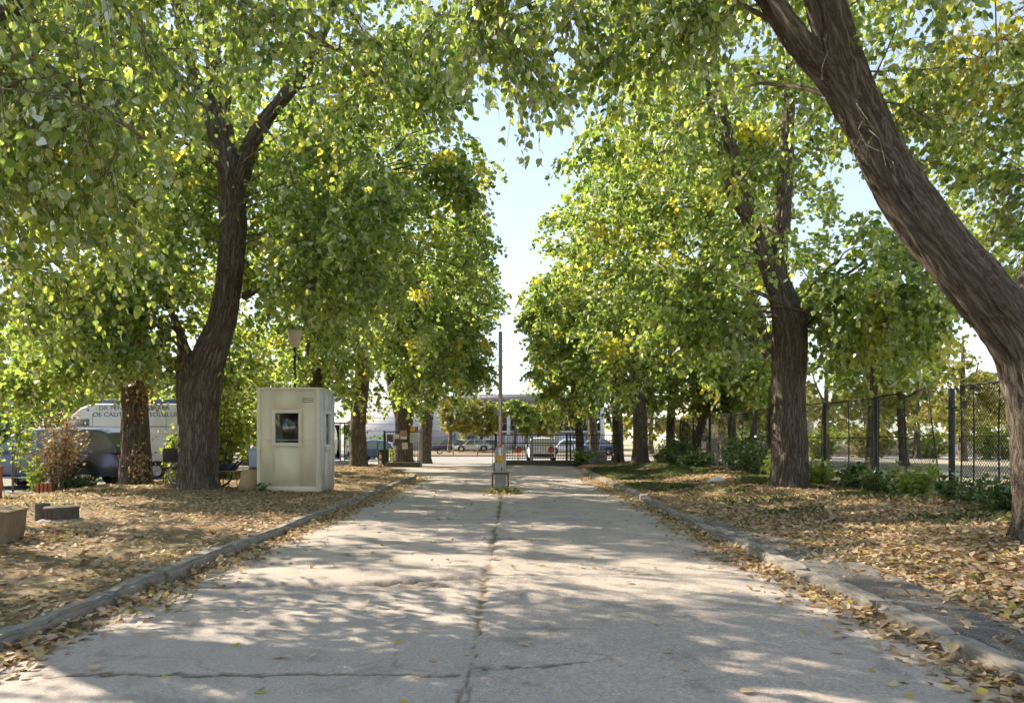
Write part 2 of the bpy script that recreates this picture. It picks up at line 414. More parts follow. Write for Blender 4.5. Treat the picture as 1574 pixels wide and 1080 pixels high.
def glass_mat(name, tint, refl=.25):
    t = NT(name); g = t.new('ShaderNodeBsdfGlossy'); g.inputs['Roughness'].default_value = .03
    tr = t.new('ShaderNodeBsdfTransparent'); tr.inputs[0].default_value = (*tint, 1)
    m = t.new('ShaderNodeMixShader'); lw = t.new('ShaderNodeFresnel'); lw.inputs[0].default_value = 1.5
    t.l.new(t.math('ADD', lw.outputs[0], refl), m.inputs[0]); t.l.new(tr.outputs[0], m.inputs[1]); t.l.new(g.outputs[0], m.inputs[2])
    t.l.new(m.outputs[0], t.o.inputs[0]); t.n.remove(t.b); return t.m
M['glass'] = glass_mat('clear_window_glass', (.62, .68, .66), .08)
M['glass_dark'] = paint('dark_window_glass', (.05, .07, .09), .08, 0, .05, spec=.9)
# ------------------------------------------------------------------ ground, road, kerbs, street
def xL(y): return -3.75 - 3.4 * sm(29.5, 42, y)
def xR(y): return 3.20 + 0.5 * sm(30, 46, y) + .07 * (noise2(np.asarray(y) * .35, np.zeros_like(np.asarray(y, float)), 5) - .5)
KW = .2                                                   # kerb width

def gz(x, y):
    x = np.asarray(x, float); y = np.asarray(y, float)
    n = (noise2(x * .5, y * .5, 3) - .5) * .10 + (noise2(x * 2.1, y * 2.1, 4) - .5) * .035
    left = .10 + .06 * sm(-4.2, -6.5, x) * (1 - sm(-11, -13, x)) + .12 * np.exp(-((x + 8.8) ** 2 / 5 + (y - 20.5) ** 2 / 8)) + .10 * np.exp(-((x + 11.2) ** 2 / 3 + (y - 22.5) ** 2 / 4))
    left = left * (1 - sm(-12.2, -13.5, x)) + .03 * sm(-12.2, -13.5, x)
    right = .11 + .17 * sm(4.4, 6.8, x) - .075 * (1 - sm(4.2, 4.75, x)) * (1 - sm(13, 14.4, y))
    z = np.where(x < 0, left, right)
    edge = np.where(x < 0, sm(-4.0, -4.6, x), sm(3.5, 4.2, x))
    z = z + n * edge
    z = z * (1 - sm(41, 46, y) * np.where(x > 4.5, .2, .9))
    road = (x > xL(y) - KW * .6) & (x < xR(y) + KW * .6) & (y < 47)
    strt = (y > 46.4) & (y < 66.5)
    z = np.where(road | strt, -.07, z)
    z = np.where(y >= 66.5, .06 + 0 * z, z)
    return z

def z1(x, y): return float(gz(np.array([x]), np.array([y]))[0])

def build_ground():
    xs = np.concatenate([[-900, -400, -200, -120, -80, -60, -45, -34, -26], np.arange(-20, 14.01, .22), [16, 20, 26, 34, 45, 60, 80, 120, 200, 400, 900]])
    ys = np.concatenate([[-300, -120, -50, -20, -8, -2], np.arange(2, 48.01, .25), np.arange(49, 68, .7), [70, 74, 80, 90, 105, 130, 170, 240, 400, 800, 1600]])
    # rows and columns that follow the road edge keep the kerb line crisp
    X, Y = np.meshgrid(xs, ys); Z = gz(X, Y)
    V = np.stack([X, Y, Z], -1).reshape(-1, 3); n = len(xs); m = len(ys)
    i = np.arange(m - 1)[:, None] * n; j = np.arange(n - 1)[None]
    Q = np.stack([i + j, i + j + 1, i + n + j + 1, i + n + j], -1).reshape(-1, 4)
    tag(link('ground', mesh_np('ground', V, [Q], M['soil'], smooth=True)), 'bare leafy soil verges and dry lawn on both sides of the drive', kind='structure')
build_ground()

def build_road():
    ys = [-14, -8, -4, -1, 1]; y = 2.0
    while y < 47.6: ys.append(y); y += max(.024, y * .005)
    ys = np.array(ys); nc = 230
    u = np.linspace(0, 1, nc); X = (xL(ys) - .06)[:, None] * (1 - u) + (xR(ys) + .06)[:, None] * u; Y = np.repeat(ys[:, None], nc, 1)
    wob = (noise2(X * 1.3, Y * 1.3, 11) - .5) * .3 + (noise2(X * 5, Y * 5, 12) - .5) * .12
    fw = (noise2(X * 9, Y * 9, 13) - .5) * .07 + (noise2(X * 22, Y * 22, 14) - .5) * .05
    Z = .012 * (noise2(X * .7, Y * .7, 15) - .5) + .006 * (noise2(X * 6, Y * 6, 16) - .5)
    Z -= .03 * sm(2.2, 3.6, np.abs(X + .28))                                   # the camber falls to the gutters
    Z += .012 * (X > -.29) * (noise2(X * .3, Y * .3, 2) > .35)
    C = np.zeros_like(X)
    def crack(d, w, depth, on=1.0):
        nonlocal C, Z
        k = np.exp(-(d / w) ** 2) * on; C = np.maximum(C, k); Z = Z - depth * k
    cw = .012 + .05 * noise2(Y * .9, Y * 0, 21) ** 2 * 1.6
    crack(np.abs(X + .29 + wob * .18 + fw * .5), cw, .02, .55 + .45 * noise2(X * 3, Y * 3, 22))                      # long joint down the middle
    left = sm(-.30, -.36, X); right = sm(-.3, -.24, X)
    crack(np.abs(Y - 8.72 - .02 * X - wob * .15 - fw), .028, .018, right * .9)
    crack(np.abs(Y - 8.15 -   .42 * sm(-2.2, -.4, X) - wob * .5 - fw), .075, .06, left * sm(-3.6, -3.2, X))
    crack(np.abs(Y - 5.05 - wob * .3 - fw), .03, .012, left * .9)
    crack(np.abs(Y - 6.95 - wob * .6 - fw * 2), .014, .006, sm(.35, .5, noise2(X, Y, 31)) * left)
    crack(np.abs(Y - 5.25 - wob * .8 - fw * 2), .03, .008, right * (1 - sm(.5, .9, X)) * .8)
    crack(np.abs(Y - 11.9 - wob * .8 - fw * 2), .035, .02, (1 - sm(.4, .8, np.abs(X + .3))))
    crack(np.abs(Y - 14.9 - wob * .8 - fw * 2), .06, .03, left * sm(-2.9, -2.4, X))
    crack(np.abs(Y - 18.6 - wob - fw * 2), .05, .015, right)
    crack(np.abs(Y - 21.0 - wob * 2 - fw * 2), .06, .015, left)
    # alligator cracks beside the broken joint
    al = np.abs(noise2(X * 2.6, Y * 2.6, 41) - .5); crack(al * .7, .014, .01, (np.exp(-((X + .9) ** 2 / .5 + (Y - 8.3) ** 2 / .12))))
    al = np.abs(noise2(X * 1.7, Y * 1.7, 43) - .5); crack(al * .9, .010, .004, sm(.5, .7, noise2(X * .4, Y * .4, 44)) * .55)
    # shallow pothole with a loose rim
    ph = sm(.22, .06, np.hypot((X + .95) / 2.6, (Y - 8.18)) + fw * 1.5 + wob * .3); Z -= .035 * ph; C = np.maximum(C, ph * (.35 + .6 * noise2(X * 12, Y * 12, 5)))
    Z += .02 * np.exp(-((Y - 8.95) / .35) ** 2) * left * sm(-3.4, -2.6, X)     # slab edge standing proud behind the crack
    edge = np.minimum(X - xL(Y), xR(Y) - X); C = np.maximum(C, .75 * sm(.42, .02, edge + wob * .5 + fw))
    V = np.stack([X, Y, Z], -1).reshape(-1, 3); m = len(ys); n = nc
    i = np.arange(m - 1)[:, None] * n; j = np.arange(n - 1)[None]
    Q = np.stack([i + j, i + j + 1, i + n + j + 1, i + n + j], -1).reshape(-1, 4)
    tag(link('road', mesh_np('road', V, [Q], M['asphalt'], smooth=True, crack=C.ravel())), 'cracked grey asphalt drive running to the gate', kind='structure')
    # street across the end of the drive
    b = MB(); b.add([[-160, 46.3, .004 - .03], [160, 46.3, -.026], [160, 66.4, .006], [-160, 66.4, .006]], [[[0, 1, 2, 3]]])
    st = tag(b.build('street', M['street']), 'pale asphalt street crossing behind the gate', kind='structure')
    for k in range(-9, 10):
        b = MB(); x = k * 3.6 - .9; b.add([[x, 55.9, .004], [x + 1.7, 55.9, .004], [x + 1.7, 56.35, .005], [x, 56.35, .005]], [[[0, 1, 2, 3]]])
        b.build('lane_dash', M['white'], st)
    b = MB(); b.box((0, 66.5, .06), (300, .22, .16)); tag(b.build('street_kerb', M['kerb']), 'low kerb along the far side of the street', kind='structure')
build_road()

def kerb_stone_mesh(rng):
    bm = bmesh.new(); bmesh.ops.create_cube(bm, size=1)
    for v in bm.verts: v.co = Vector((v.co.x * KW, v.co.y, v.co.z * .26))
    bmesh.ops.subdivide_edges(bm, edges=[e for e in bm.edges if abs((e.verts[0].co - e.verts[1].co).y) > .5], cuts=5)
    bmesh.ops.bevel(bm, geom=[e for e in bm.edges if abs((e.verts[0].co - e.verts[1].co).x) < 1e-4 and e.verts[0].co.z > 0 and e.verts[1].co.z > 0], offset=.03, segments=2, affect='EDGES')
    for v in bm.verts:
        v.co += Vector((rng.uniform(-.011, .011), rng.uniform(-.012, .012), rng.uniform(-.012, .008)))
        if abs(v.co.y) > .46: v.co.z -= rng.uniform(0, .022)
    me = bpy.data.meshes.new('kerb_stone'); bm.to_mesh(me); bm.free(); me.materials.append(M['kerb'])
    me.polygons.foreach_set('use_smooth', np.ones(len(me.polygons), bool)); me.set_sharp_from_angle(angle=R(40)); return me

def build_kerbs():
    rng = random.Random(4); stones = [kerb_stone_mesh(rng) for _ in range(6)]
    for side, fx, lab in ((-1, xL, 'row of worn kerb stones along the left edge of the drive'), (1, xR, 'row of worn broken kerb stones along the right edge of the drive')):
        root = tag(link('kerb_left' if side < 0 else 'kerb_right', None), lab, kind='structure')
        y = 1.2
        while y < (31.0 if side < 0 else 30.5):
            ln = rng.uniform(.72, 1.05) if side > 0 else rng.uniform(.9, 1.1)
            y2 = y + ln; xa = float(fx(np.array(y))); xb = float(fx(np.array(y2))); ang = math.atan2(-(xb - xa), ln)
            o = link('kerb_stone', rng.choice(stones), root)
            o.location = ((xa + xb) / 2 + side * KW * .5 + rng.uniform(-.02, .02) * (1.6 if side > 0 else .6), (y + y2) / 2, -.012 + rng.uniform(-.022, .018) * (1.6 if side > 0 else 1))
            o.rotation_euler = (rng.uniform(-.015, .015), rng.uniform(-.05, .05) * (2.2 if side > 0 else 1), ang + rng.uniform(-.025, .025) * (2.2 if side > 0 else .6)); o.scale = (1, ln * .985, 1)
            y = y2 + rng.uniform(.012, .05)
build_kerbs()

def build_walk():
    ys = np.concatenate([np.arange(1.5, 14.5, .06)]); nc = 44; u = np.linspace(0, 1, nc)
    x0 = xR(ys) + KW * .8; x1 = x0 + .95 + .7 * (noise2(ys * .8, ys * 0, 9) - .5) - .4 * sm(9, 14, ys)
    X = x0[:, None] * (1 - u) + x1[:, None] * u; Y = np.repeat(ys[:, None], nc, 1)
    n1 = noise2(X * 1.6, Y * 1.6, 51); C = np.exp(-((n1 - .5) / .035) ** 2)
    n2 = noise2(X * .9 + 7, Y * .9, 52); C = np.maximum(C, np.exp(-((n2 - .5) / .03) ** 2))
    C = np.maximum(C, sm(.28, .0, (x1[:, None] - X)) + 0 * X)
    Z = .088 + .03 * (noise2(X * .8, Y * .8, 53) - .5) + .05 * sm(3.6, 5, X) - .03 * C
    Z = np.where(X < xR(Y) + KW + .06, np.maximum(Z, .078) + .012 * (noise2(X * 14, Y * 14, 54) - .35), Z)
    Z = np.maximum(Z, gz(X, Y) - .05) - .06 * sm(.12, 0, x1[:, None] - X)
    Z = Z - .10 * sm(.035, 0, X - x0[:, None])
    V = np.stack([X, Y, Z], -1).reshape(-1, 3); m = len(ys)
    i = np.arange(m - 1)[:, None] * nc; j = np.arange(nc - 1)[None]
    Q = np.stack([i + j, i + j + 1, i + nc + j + 1, i + nc + j], -1).reshape(-1, 4)
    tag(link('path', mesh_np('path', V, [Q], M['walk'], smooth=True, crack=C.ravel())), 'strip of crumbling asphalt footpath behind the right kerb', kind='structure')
build_walk()

# ------------------------------------------------------------------ leaves and trees
#            u      v     w
LEAF_A = np.array([[0, 0, 0], [-.06, .26, -.05], [.2, .46, -.10], [.58, .34, -.11], [1, 0, -.16], [-.06, -.26, -.05], [.2, -.46, -.10], [.58, -.34, -.11]])
FACE_A = np.array([[0, 4, 3, 2, 1], [0, 5, 6, 7, 4]])
LEAF_B = np.array([[0, 0, 0], [.3, .45, -.12], [1, 0, -.14], [.3, -.45, -.12], [.72, .24, -.14], [.72, -.24, -.14]])
FACE_B = np.array([[0, 2, 4, 1], [0, 3, 5, 2]])
LEAF_C = np.array([[0, 0, 0], [.4, .5, -.1], [1, 0, 0], [.4, -.5, -.1]])
FACE_C = np.array([[0, 3, 2, 1]])
TPL = {'A': (LEAF_A, FACE_A), 'B': (LEAF_B, FACE_B), 'C': (LEAF_C, FACE_C)}

def leaf_mesh(name, O, D, N, S, mat, tpl='B', rnd=None, rng=None, curl=None, fine=None):
    if fine is not None:                                  # full outline for the leaves seen near, simpler ones for the rest
        VV, FF, RR, n0 = [], [], [], 0
        for q, k in enumerate('ABC'):
            s = fine == q
            if s.any():
                V, f, r = leaf_arrays(O[s], D[s], N[s], S[s], k, rnd[s], None if curl is None else curl[s]); VV.append(V); FF.append(f + n0); RR.append(r); n0 += len(V)
        return mesh_np(name, np.vstack(VV), FF, mat, rnd=np.concatenate(RR))
    if rnd is None: rnd = rng.random(len(O))
    V, f, r = leaf_arrays(O, D, N, S, tpl, rnd, curl); return mesh_np(name, V, [f], mat, rnd=r)

def leaf_arrays(O, D, N, S, tpl, rnd, curl=None):
    T, Fc = TPL[tpl]; n = len(O); D = nrm(D); N = nrm(N - D * (N * D).sum(-1, keepdims=True)); B = np.cross(N, D)
    W = T[None, :, 2:3] * np.ones((n, 1, 1))
    if curl is not None: W = W * curl[:, None, None]
    V = O[:, None] + S[:, None, None] * (T[None, :, 0:1] * D[:, None] + T[None, :, 1:2] * B[:, None] + W * N[:, None])
    f = (Fc[None] + (np.arange(n) * len(T))[:, None, None]).reshape(-1, Fc.shape[1])
    return V.reshape(-1, 3), f, np.repeat(rnd, len(Fc))

def rand_dirs(rng, n):
    return nrm(rng.normal(size=(n, 3)))

CORR = [([(453, 495), (453, 545)], 17, 21.9), ([(305, 760), (306, 680), (312, 610), (350, 480), (358, 300)], 40, 20.0), ([(358, 300), (345, 210)], 30, 20.0), ([(345, 210), (330, 90)], 26, 20.0, .6), ([(368, 280), (425, 160)], 22, 20.0), ([(425, 160), (490, 60)], 20, 20.0, .7), ([(350, 250), (295, 100)], 20, 20.0, .7),
        ([(210, 745), (206, 600)], 24, 22.3), ([(1214, 752), (1212, 520), (1192, 430)], 34, 19.8), ([(1180, 400), (1105, 150)], 22, 19.8, .55), ([(1204, 380), (1214, 150)], 20, 19.8, .55),
        ([(1620, 800), (1580, 540), (1464, 395), (1348, 231), (1298, 100), (1268, -10)], 52, 9.4), ([(1310, 175), (1175, -10)], 34, 9.4)]
def in_front(P, extra=0.0):
    """points that would hang right before one of the big bare trunks, where the real trees carry no shoots"""
    px = CX + F * P[:, 0] / np.maximum(P[:, 1], .5); py = HY - F * (P[:, 2] - CAM_H) / np.maximum(P[:, 1], .5); bad = np.zeros(len(P), bool)
    for poly, hw, dep, *pr in CORR:
        q = np.array(poly, float); dmin = np.full(len(P), 1e9)
        for a, b in zip(q[:-1], q[1:]):
            ab = b - a; t = np.clip(((px - a[0]) * ab[0] + (py - a[1]) * ab[1]) / (ab @ ab), 0, 1)
            dmin = np.minimum(dmin, np.hypot(px - a[0] - t * ab[0], py - a[1] - t * ab[1]))
        if extra and pr: continue
        bad |= (P[:, 1] < dep) & (dmin < hw + extra * F / np.maximum(P[:, 1], .5)) & (_hash(np.arange(len(P)), len(poly), int(hw), 5) < (pr[0] if pr else .95))
    return bad

def grow(rng, nodes, blobs, nb, tw=9, lpt=9, size=.085, droop=.5, low=2.3, gap=.44, gs=.42, tlen=(.35, .8), seed=0, hang=.5, keep=None):
    """branches from limb nodes to points inside the crown volume; twigs on them; leaves on the twigs"""
    w = np.array([b[2] for b in blobs], float); w /= w.sum()
    P = []
    while len(P) < nb:
        k = rng.choice(len(blobs), p=w); c, r, _ = blobs[k]
        d = rng.normal(size=3); d /= np.linalg.norm(d); p = np.array(c) + np.array(r) * d * rng.random() ** .42
        if p[2] < low: continue
        if noise3(p * gs, seed) < gap: continue
        if keep is not None and not keep(p): continue
        if in_front(p[None], .3)[0]: continue
        P.append(p)
    P = np.array(P); t = np.linspace(0, 1, 7)[None, :, None]
    def curve(P, nodes, jit):
        xyz = nodes[:, :3]; dist = np.linalg.norm(P[:, None] - xyz[None], axis=2)
        pen = np.maximum(0, xyz[None, :, 2] - P[:, None, 2] + .15 * dist) * 1.2
        k = np.argmin(dist + pen + rng.random(dist.shape) * jit, axis=1); S = xyz[k]; d = np.linalg.norm(P - S, axis=1); n = len(P)
        ctrl = S + (P - S) * .5 + np.stack([0 * d, 0 * d, .20 * d], -1) + rng.normal(size=(n, 3)) * (.13 * d)[:, None]
        end = P - np.stack([0 * d, 0 * d, .12 * d * droop], -1)
        return S, ctrl, end, d, np.minimum(nodes[k, 3] * .6, .008 + .008 * d), (1 - t) ** 2 * S[:, None] + 2 * t * (1 - t) * ctrl[:, None] + t ** 2 * end[:, None]
    # a few main boughs leave the limbs, the other branches leave the boughs
    npri = max(8, nb // 7); c1 = curve(P[:npri], nodes, 2.5); pb = c1[5]
    n2 = np.concatenate([np.column_stack([pb[:, j], c1[4] * (1.25 - .1 * j)]) for j in range(2, 7)] + [nodes[::6]])
    c2 = curve(P[npri:], n2, .9)
    S, ctrl, end, d, r0 = [np.concatenate([u, v]) for u, v in zip(c1[:5], c2[:5])]; BZ = np.concatenate([c1[5], c2[5]])
    # twigs
    nt = ((7 + d * tw) * rng.uniform(.7, 1.3, nb)).astype(int); nt = np.minimum(nt, 70)
    bi = np.repeat(np.arange(nb), nt); n = len(bi)
    tt = (1 - rng.random(n) ** 1.25 * np.minimum(.75, 3.2 / np.maximum(d[bi], .1)))
    tt = tt[:, None]
    base = (1 - tt) ** 2 * S[bi] + 2 * tt * (1 - tt) * ctrl[bi] + tt ** 2 * end[bi]
    tan = nrm(2 * (1 - tt) * (ctrl[bi] - S[bi]) + 2 * tt * (end[bi] - ctrl[bi]))
    lat = np.cross(tan, rand_dirs(rng, n)); lat = nrm(lat * [1, 1, .45])
    dr = nrm(tan * .65 + lat * rng.uniform(.4, 1, (n, 1)) + np.array([0, 0, -.18]))
    L = rng.uniform(tlen[0], tlen[1], n)
    # leaves
    nl = np.maximum(3, lpt * rng.uniform(.6, 1.4, n)).astype(int)
    ti = np.repeat(np.arange(n), nl); m = len(ti); s = rng.uniform(.12, 1.02, m)[:, None]
    q = base[ti] + dr[ti] * L[ti][:, None] * s; q[:, 2] -= (droop * L[ti] * s[:, 0] ** 2)
    tg = nrm(dr[ti] - np.array([0, 0, 1.0]) * (2 * droop * s))
    side = nrm(np.cross(tg, np.array([0, 0, 1.0]))) * np.where(rng.random(m) < .5, 1, -1)[:, None]
    D = nrm(tg * .45 + side * .75 + np.array([0, 0, -hang]) + rng.normal(size=(m, 3)) * .32)
    N = nrm(np.array([0, 0, .75]) + rng.normal(size=(m, 3)) * .5 + side * .15)
    q = q + D * .02
    SZ = size * rng.uniform(.45, 1.3, m)
    ok = ~(in_front(q) & (rng.random(m) < .93)); q, D, N, SZ = q[ok], D[ok], N[ok], SZ[ok]
    return dict(BZ=BZ, r0=r0, base=base, dr=dr, L=L, droop=droop, O=q, D=D, N=N, S=SZ)

def many_tubes(BZ, r0, seg=4, tip=.25):
    """BZ (b,n,3) -> one mesh of tapering tubes"""
    b, n, _ = BZ.shape; T = nrm(np.gradient(BZ, axis=1)); ref = np.array([.31, .2, .93])
    U = nrm(np.cross(T, ref)); W = np.cross(T, U); a = np.linspace(0, 2 * math.pi, seg, endpoint=False)
    rr = r0[:, None] * np.linspace(1, tip, n)[None]
    V = BZ[:, :, None] + rr[..., None, None] * (np.cos(a)[:, None] * U[:, :, None] + np.sin(a)[:, None] * W[:, :, None])
    i = (np.arange(b)[:, None, None] * n + np.arange(n - 1)[None, :, None]) * seg; j = np.arange(seg)[None, None]; k = (j + 1) % seg
    Q = np.stack([i + j, i + k, i + seg + k, i + seg + j], -1).reshape(-1, 4)
    return V.reshape(-1, 3), Q

def limb_mesh(limbs, seg=20, step=.25, ridge=.0, rs=1.0, seed=0, flare=True):
    VV, QQ, nodes, n0, BU = [], [], [], 0, []
    for li, lb in enumerate(limbs):
        lb = np.asarray(lb, float); ln = np.linalg.norm(np.diff(lb[:, :3], axis=0), axis=1).sum()
        n = max(6, int(ln / step)); P = smooth_path(lb, n); xyz, r = P[:, :3].copy(), np.maximum(P[:, 3], .012)
        sg = seg if li == 0 else max(8, int(seg * .45))
        h = np.concatenate([[0], np.cumsum(np.linalg.norm(np.diff(xyz, axis=0), axis=1))])
        a = np.linspace(0, 2 * math.pi, sg, endpoint=False)
        pts = np.stack([np.cos(a)[None] * r[:, None] * 9 * rs, np.sin(a)[None] * r[:, None] * 9 * rs, np.repeat((h * 2.3 * rs)[:, None], sg, 1)], -1)
        ring = 1 + (noise3(np.stack([np.cos(a)[None] * 1.2 + 0 * h[:, None], np.sin(a)[None] * 1.2 + 0 * h[:, None], np.repeat((h * .8)[:, None], sg, 1)], -1), seed + li) - .5) * .16
        if ridge:
            q = pts + (noise3(pts * .35, seed + 3)[..., None] - .5) * 2.2
            rg = 1 - np.abs(noise3(q * np.array([1, 1, .55]), seed + 7) * 2 - 1); rg2 = 1 - np.abs(noise3(q * np.array([2.1, 2.1, 1.3]), seed + 8) * 2 - 1)
            ring = ring + ridge / np.maximum(r[:, None], .05) * (.32 - rg ** 4 * 1.0 - rg2 ** 5 * .45)
        if li == 0 and flare:
            k = np.exp(-h / .28)[:, None]; ring = ring * (1 + k * (.16 + .28 * np.maximum(0, np.sin(a * 4 + seed) + .4 * np.sin(a * 7 + 2 * seed))[None] * .8))
        V, Q = tube_np(xyz, r, sg, ring)
        VV.append(V); QQ.append(Q + n0); n0 += len(V); BU.append(np.stack([np.cos(a)[None] * r[:, None] + li * 3.1, np.sin(a)[None] * r[:, None], np.repeat(h[:, None], sg, 1)], -1).reshape(-1, 3))
        if li or len(limbs) == 1: nodes.append(np.column_stack([xyz, r])[max(1, n // 4):])
        else: nodes.append(np.column_stack([xyz, r])[int(n * .55):])
    return np.vstack(VV), np.vstack(QQ), np.vstack(nodes), np.vstack(BU)

def tree(name, label, limbs, blobs, nb, seed, mat='leaf', tpl='B', ridge=0, seg=16, rs=1.0, twigs=False, group=None, near=0, extra=None, **kw):
    rng = np.random.default_rng(seed)
    b0 = np.asarray(limbs[0][0], float)[:3]
    root = thing(name, b0, label, 'tree', group)
    V, Q, nodes, BU = limb_mesh(limbs, seg, .11 if ridge else .3, ridge, rs, seed)
    tm = mesh_np('trunk', V - b0, [Q], M['bark'], smooth=True); at_ = tm.attributes.new('barkco', 'FLOAT_VECTOR', 'POINT'); at_.data.foreach_set('vector', BU.astype(np.float32).ravel())
    link('trunk', tm, root)
    g = grow(rng, nodes, blobs, nb, seed=seed, **kw)
    V, Q = many_tubes(g['BZ'] if tpl != 'C' else g['BZ'][:, ::2], g['r0'], 4 if tpl != 'C' else 3)
    if twigs:
        L = g['L'][:, None]; tp = np.stack([g['base'], g['base'] + g['dr'] * L * .42, g['base'] + g['dr'] * L * .85], 1); tp[:, 1, 2] -= .176 * g['droop'] * g['L']; tp[:, 2, 2] -= .72 * g['droop'] * g['L']; tp = tp[~in_front(tp[:, 2])]
        V2, Q2 = many_tubes(tp, np.full(len(tp), .0045), 3, .4); Q = np.vstack([Q, Q2 + len(V)]); V = np.vstack([V, V2])
    link('branches', mesh_np('branches', V - b0, [Q], M['twig'], smooth=True), root)['kind'] = 'stuff'
    O, D, N, S = g['O'], g['D'], g['N'], g['S']; rnd = rng.random(len(O))
    # yellow leaves come in sprays rather than singly
    rnd = np.where(noise3(O * .8, seed + 5) > .80, np.maximum(rnd, .9 + .1 * rng.random(len(O))), rnd * .93)
    if near:                                             # the leaves that show largest are single pieces
        px = CX + F * O[:, 0] / O[:, 1]; py = HY - F * (O[:, 2] - CAM_H) / O[:, 1]
        vis = (px > 0) & (px < 1574) & (py > 0) & (py < 1080)
        idx = np.argsort(np.where(vis, O[:, 1] / S, 1e9))[:near]
        T, Fc = TPL['A']; base = []
        for q in range(8):
            base.append(mesh_np('leaf', T * [1, 1, .6 + .12 * q], [Fc], M[mat], rnd=[q / 8.3] * 2))
        for i in idx:
            o = link('leaf', base[int(rnd[i] * 7.99)], root)
            d = D[i] / np.linalg.norm(D[i]); nn = N[i] - d * N[i].dot(d); nn /= np.linalg.norm(nn); bb = np.cross(nn, d)
            Mx = Matrix(((d[0], bb[0], nn[0], O[i][0] - b0[0]), (d[1], bb[1], nn[1], O[i][1] - b0[1]), (d[2], bb[2], nn[2], O[i][2] - b0[2]), (0, 0, 0, 1)))
            o.matrix_local = Mx @ Matrix.Scale(float(S[i]), 4)
        k = np.ones(len(O), bool); k[idx] = False; O, D, N, S, rnd = O[k], D[k], N[k], S[k], rnd[k]
    px = CX + F * O[:, 0] / np.maximum(O[:, 1], .5); py = HY - F * (O[:, 2] - CAM_H) / np.maximum(O[:, 1], .5)
    seen = (px > -180) & (px < 1760) & (py > -120) & (O[:, 1] > 1); fine = np.where(seen, np.where((O[:, 1] < 10.5) & (tpl == 'A'), 0, 2 if tpl == 'C' else 1), 2)
    cr = link('crown', leaf_mesh('crown', O - b0, D, N, S, M[mat], tpl, rnd, fine=fine), root); cr['kind'] = 'stuff'
    STAT.append((label[:40], len(O)))
    return root
STAT = []

def A(px, py, Y, r):
    return (*at(px, py, Y), r)

# ---- near left tree, its trunk just outside the frame
Y = 8.6; zb = z1(-8.4, Y)
tree('linden_tree', 'linden tree at the left edge whose hanging leafy shoots fill the upper left corner',
     [[(-8.4, Y, zb - .1, .5), (-8.4, Y, 1.2, .42), (-8.3, Y, 3.2, .38), (-7.9, Y, 5.2, .32), (-7.4, Y, 7.5, .24), (-7.2, Y + .2, 10, .12)],
      [(-8.1, Y, 4.3, .24), (-7, Y + .4, 5.8, .17), (-5.6, Y + .6, 7, .12), (-4.2, Y + .3, 7.8, .07)],
      [(-8.2, Y, 3.9, .2), (-7.4, Y - 1, 5.2, .15), (-6, Y - 1.6, 6.2, .1), (-4.6, Y - 1.6, 6.6, .06)],
      [(-8.1, Y, 4.8, .2), (-9.2, Y + 1, 6.5, .14), (-10.5, Y + 1.5, 8, .08)]],
     [((-4.6, 7.6, 4.9), (1.9, 1.7, 1.25), 2.2), ((-6.3, 9.6, 4.9), (2.0, 1.8, 2.0), 2.6), ((-4.0, 9.6, 6.6), (2.6, 2, 1.4), 1.6), ((-7.4, 8.6, 9.5), (5.2, 5, 4), 3.2), ((-6.2, 12.6, 9.3), (3.4, 2.8, 3.0), 1.8)],  # the last blob is added foliage that shades the near road
     340, 101, tpl='A', seg=20, twigs=True, near=280, size=.078, tw=7, lpt=10, droop=.7, low=2.7, gap=.36, gs=.6, hang=.9)

tree('linden_tree', 'linden out of frame on the left shading the verge beside the manhole chamber',  # extra tree put in to cast shade on the left verge
     [[(-16, 15, 0, .45), (-16, 15, 3, .36), (-15.8, 15, 6, .28), (-15.6, 15, 12, .08)], [(-15.9, 15, 4, .2), (-14, 15.4, 6, .14), (-12.4, 15.4, 7.4, .06)]],
     [((-14.5, 15, 8.8), (4.2, 4.4, 4.8), 4)], 90, 108, tpl='C', size=.12, tw=7, lpt=8, droop=.7, low=3.0, gap=.42, hang=.8)
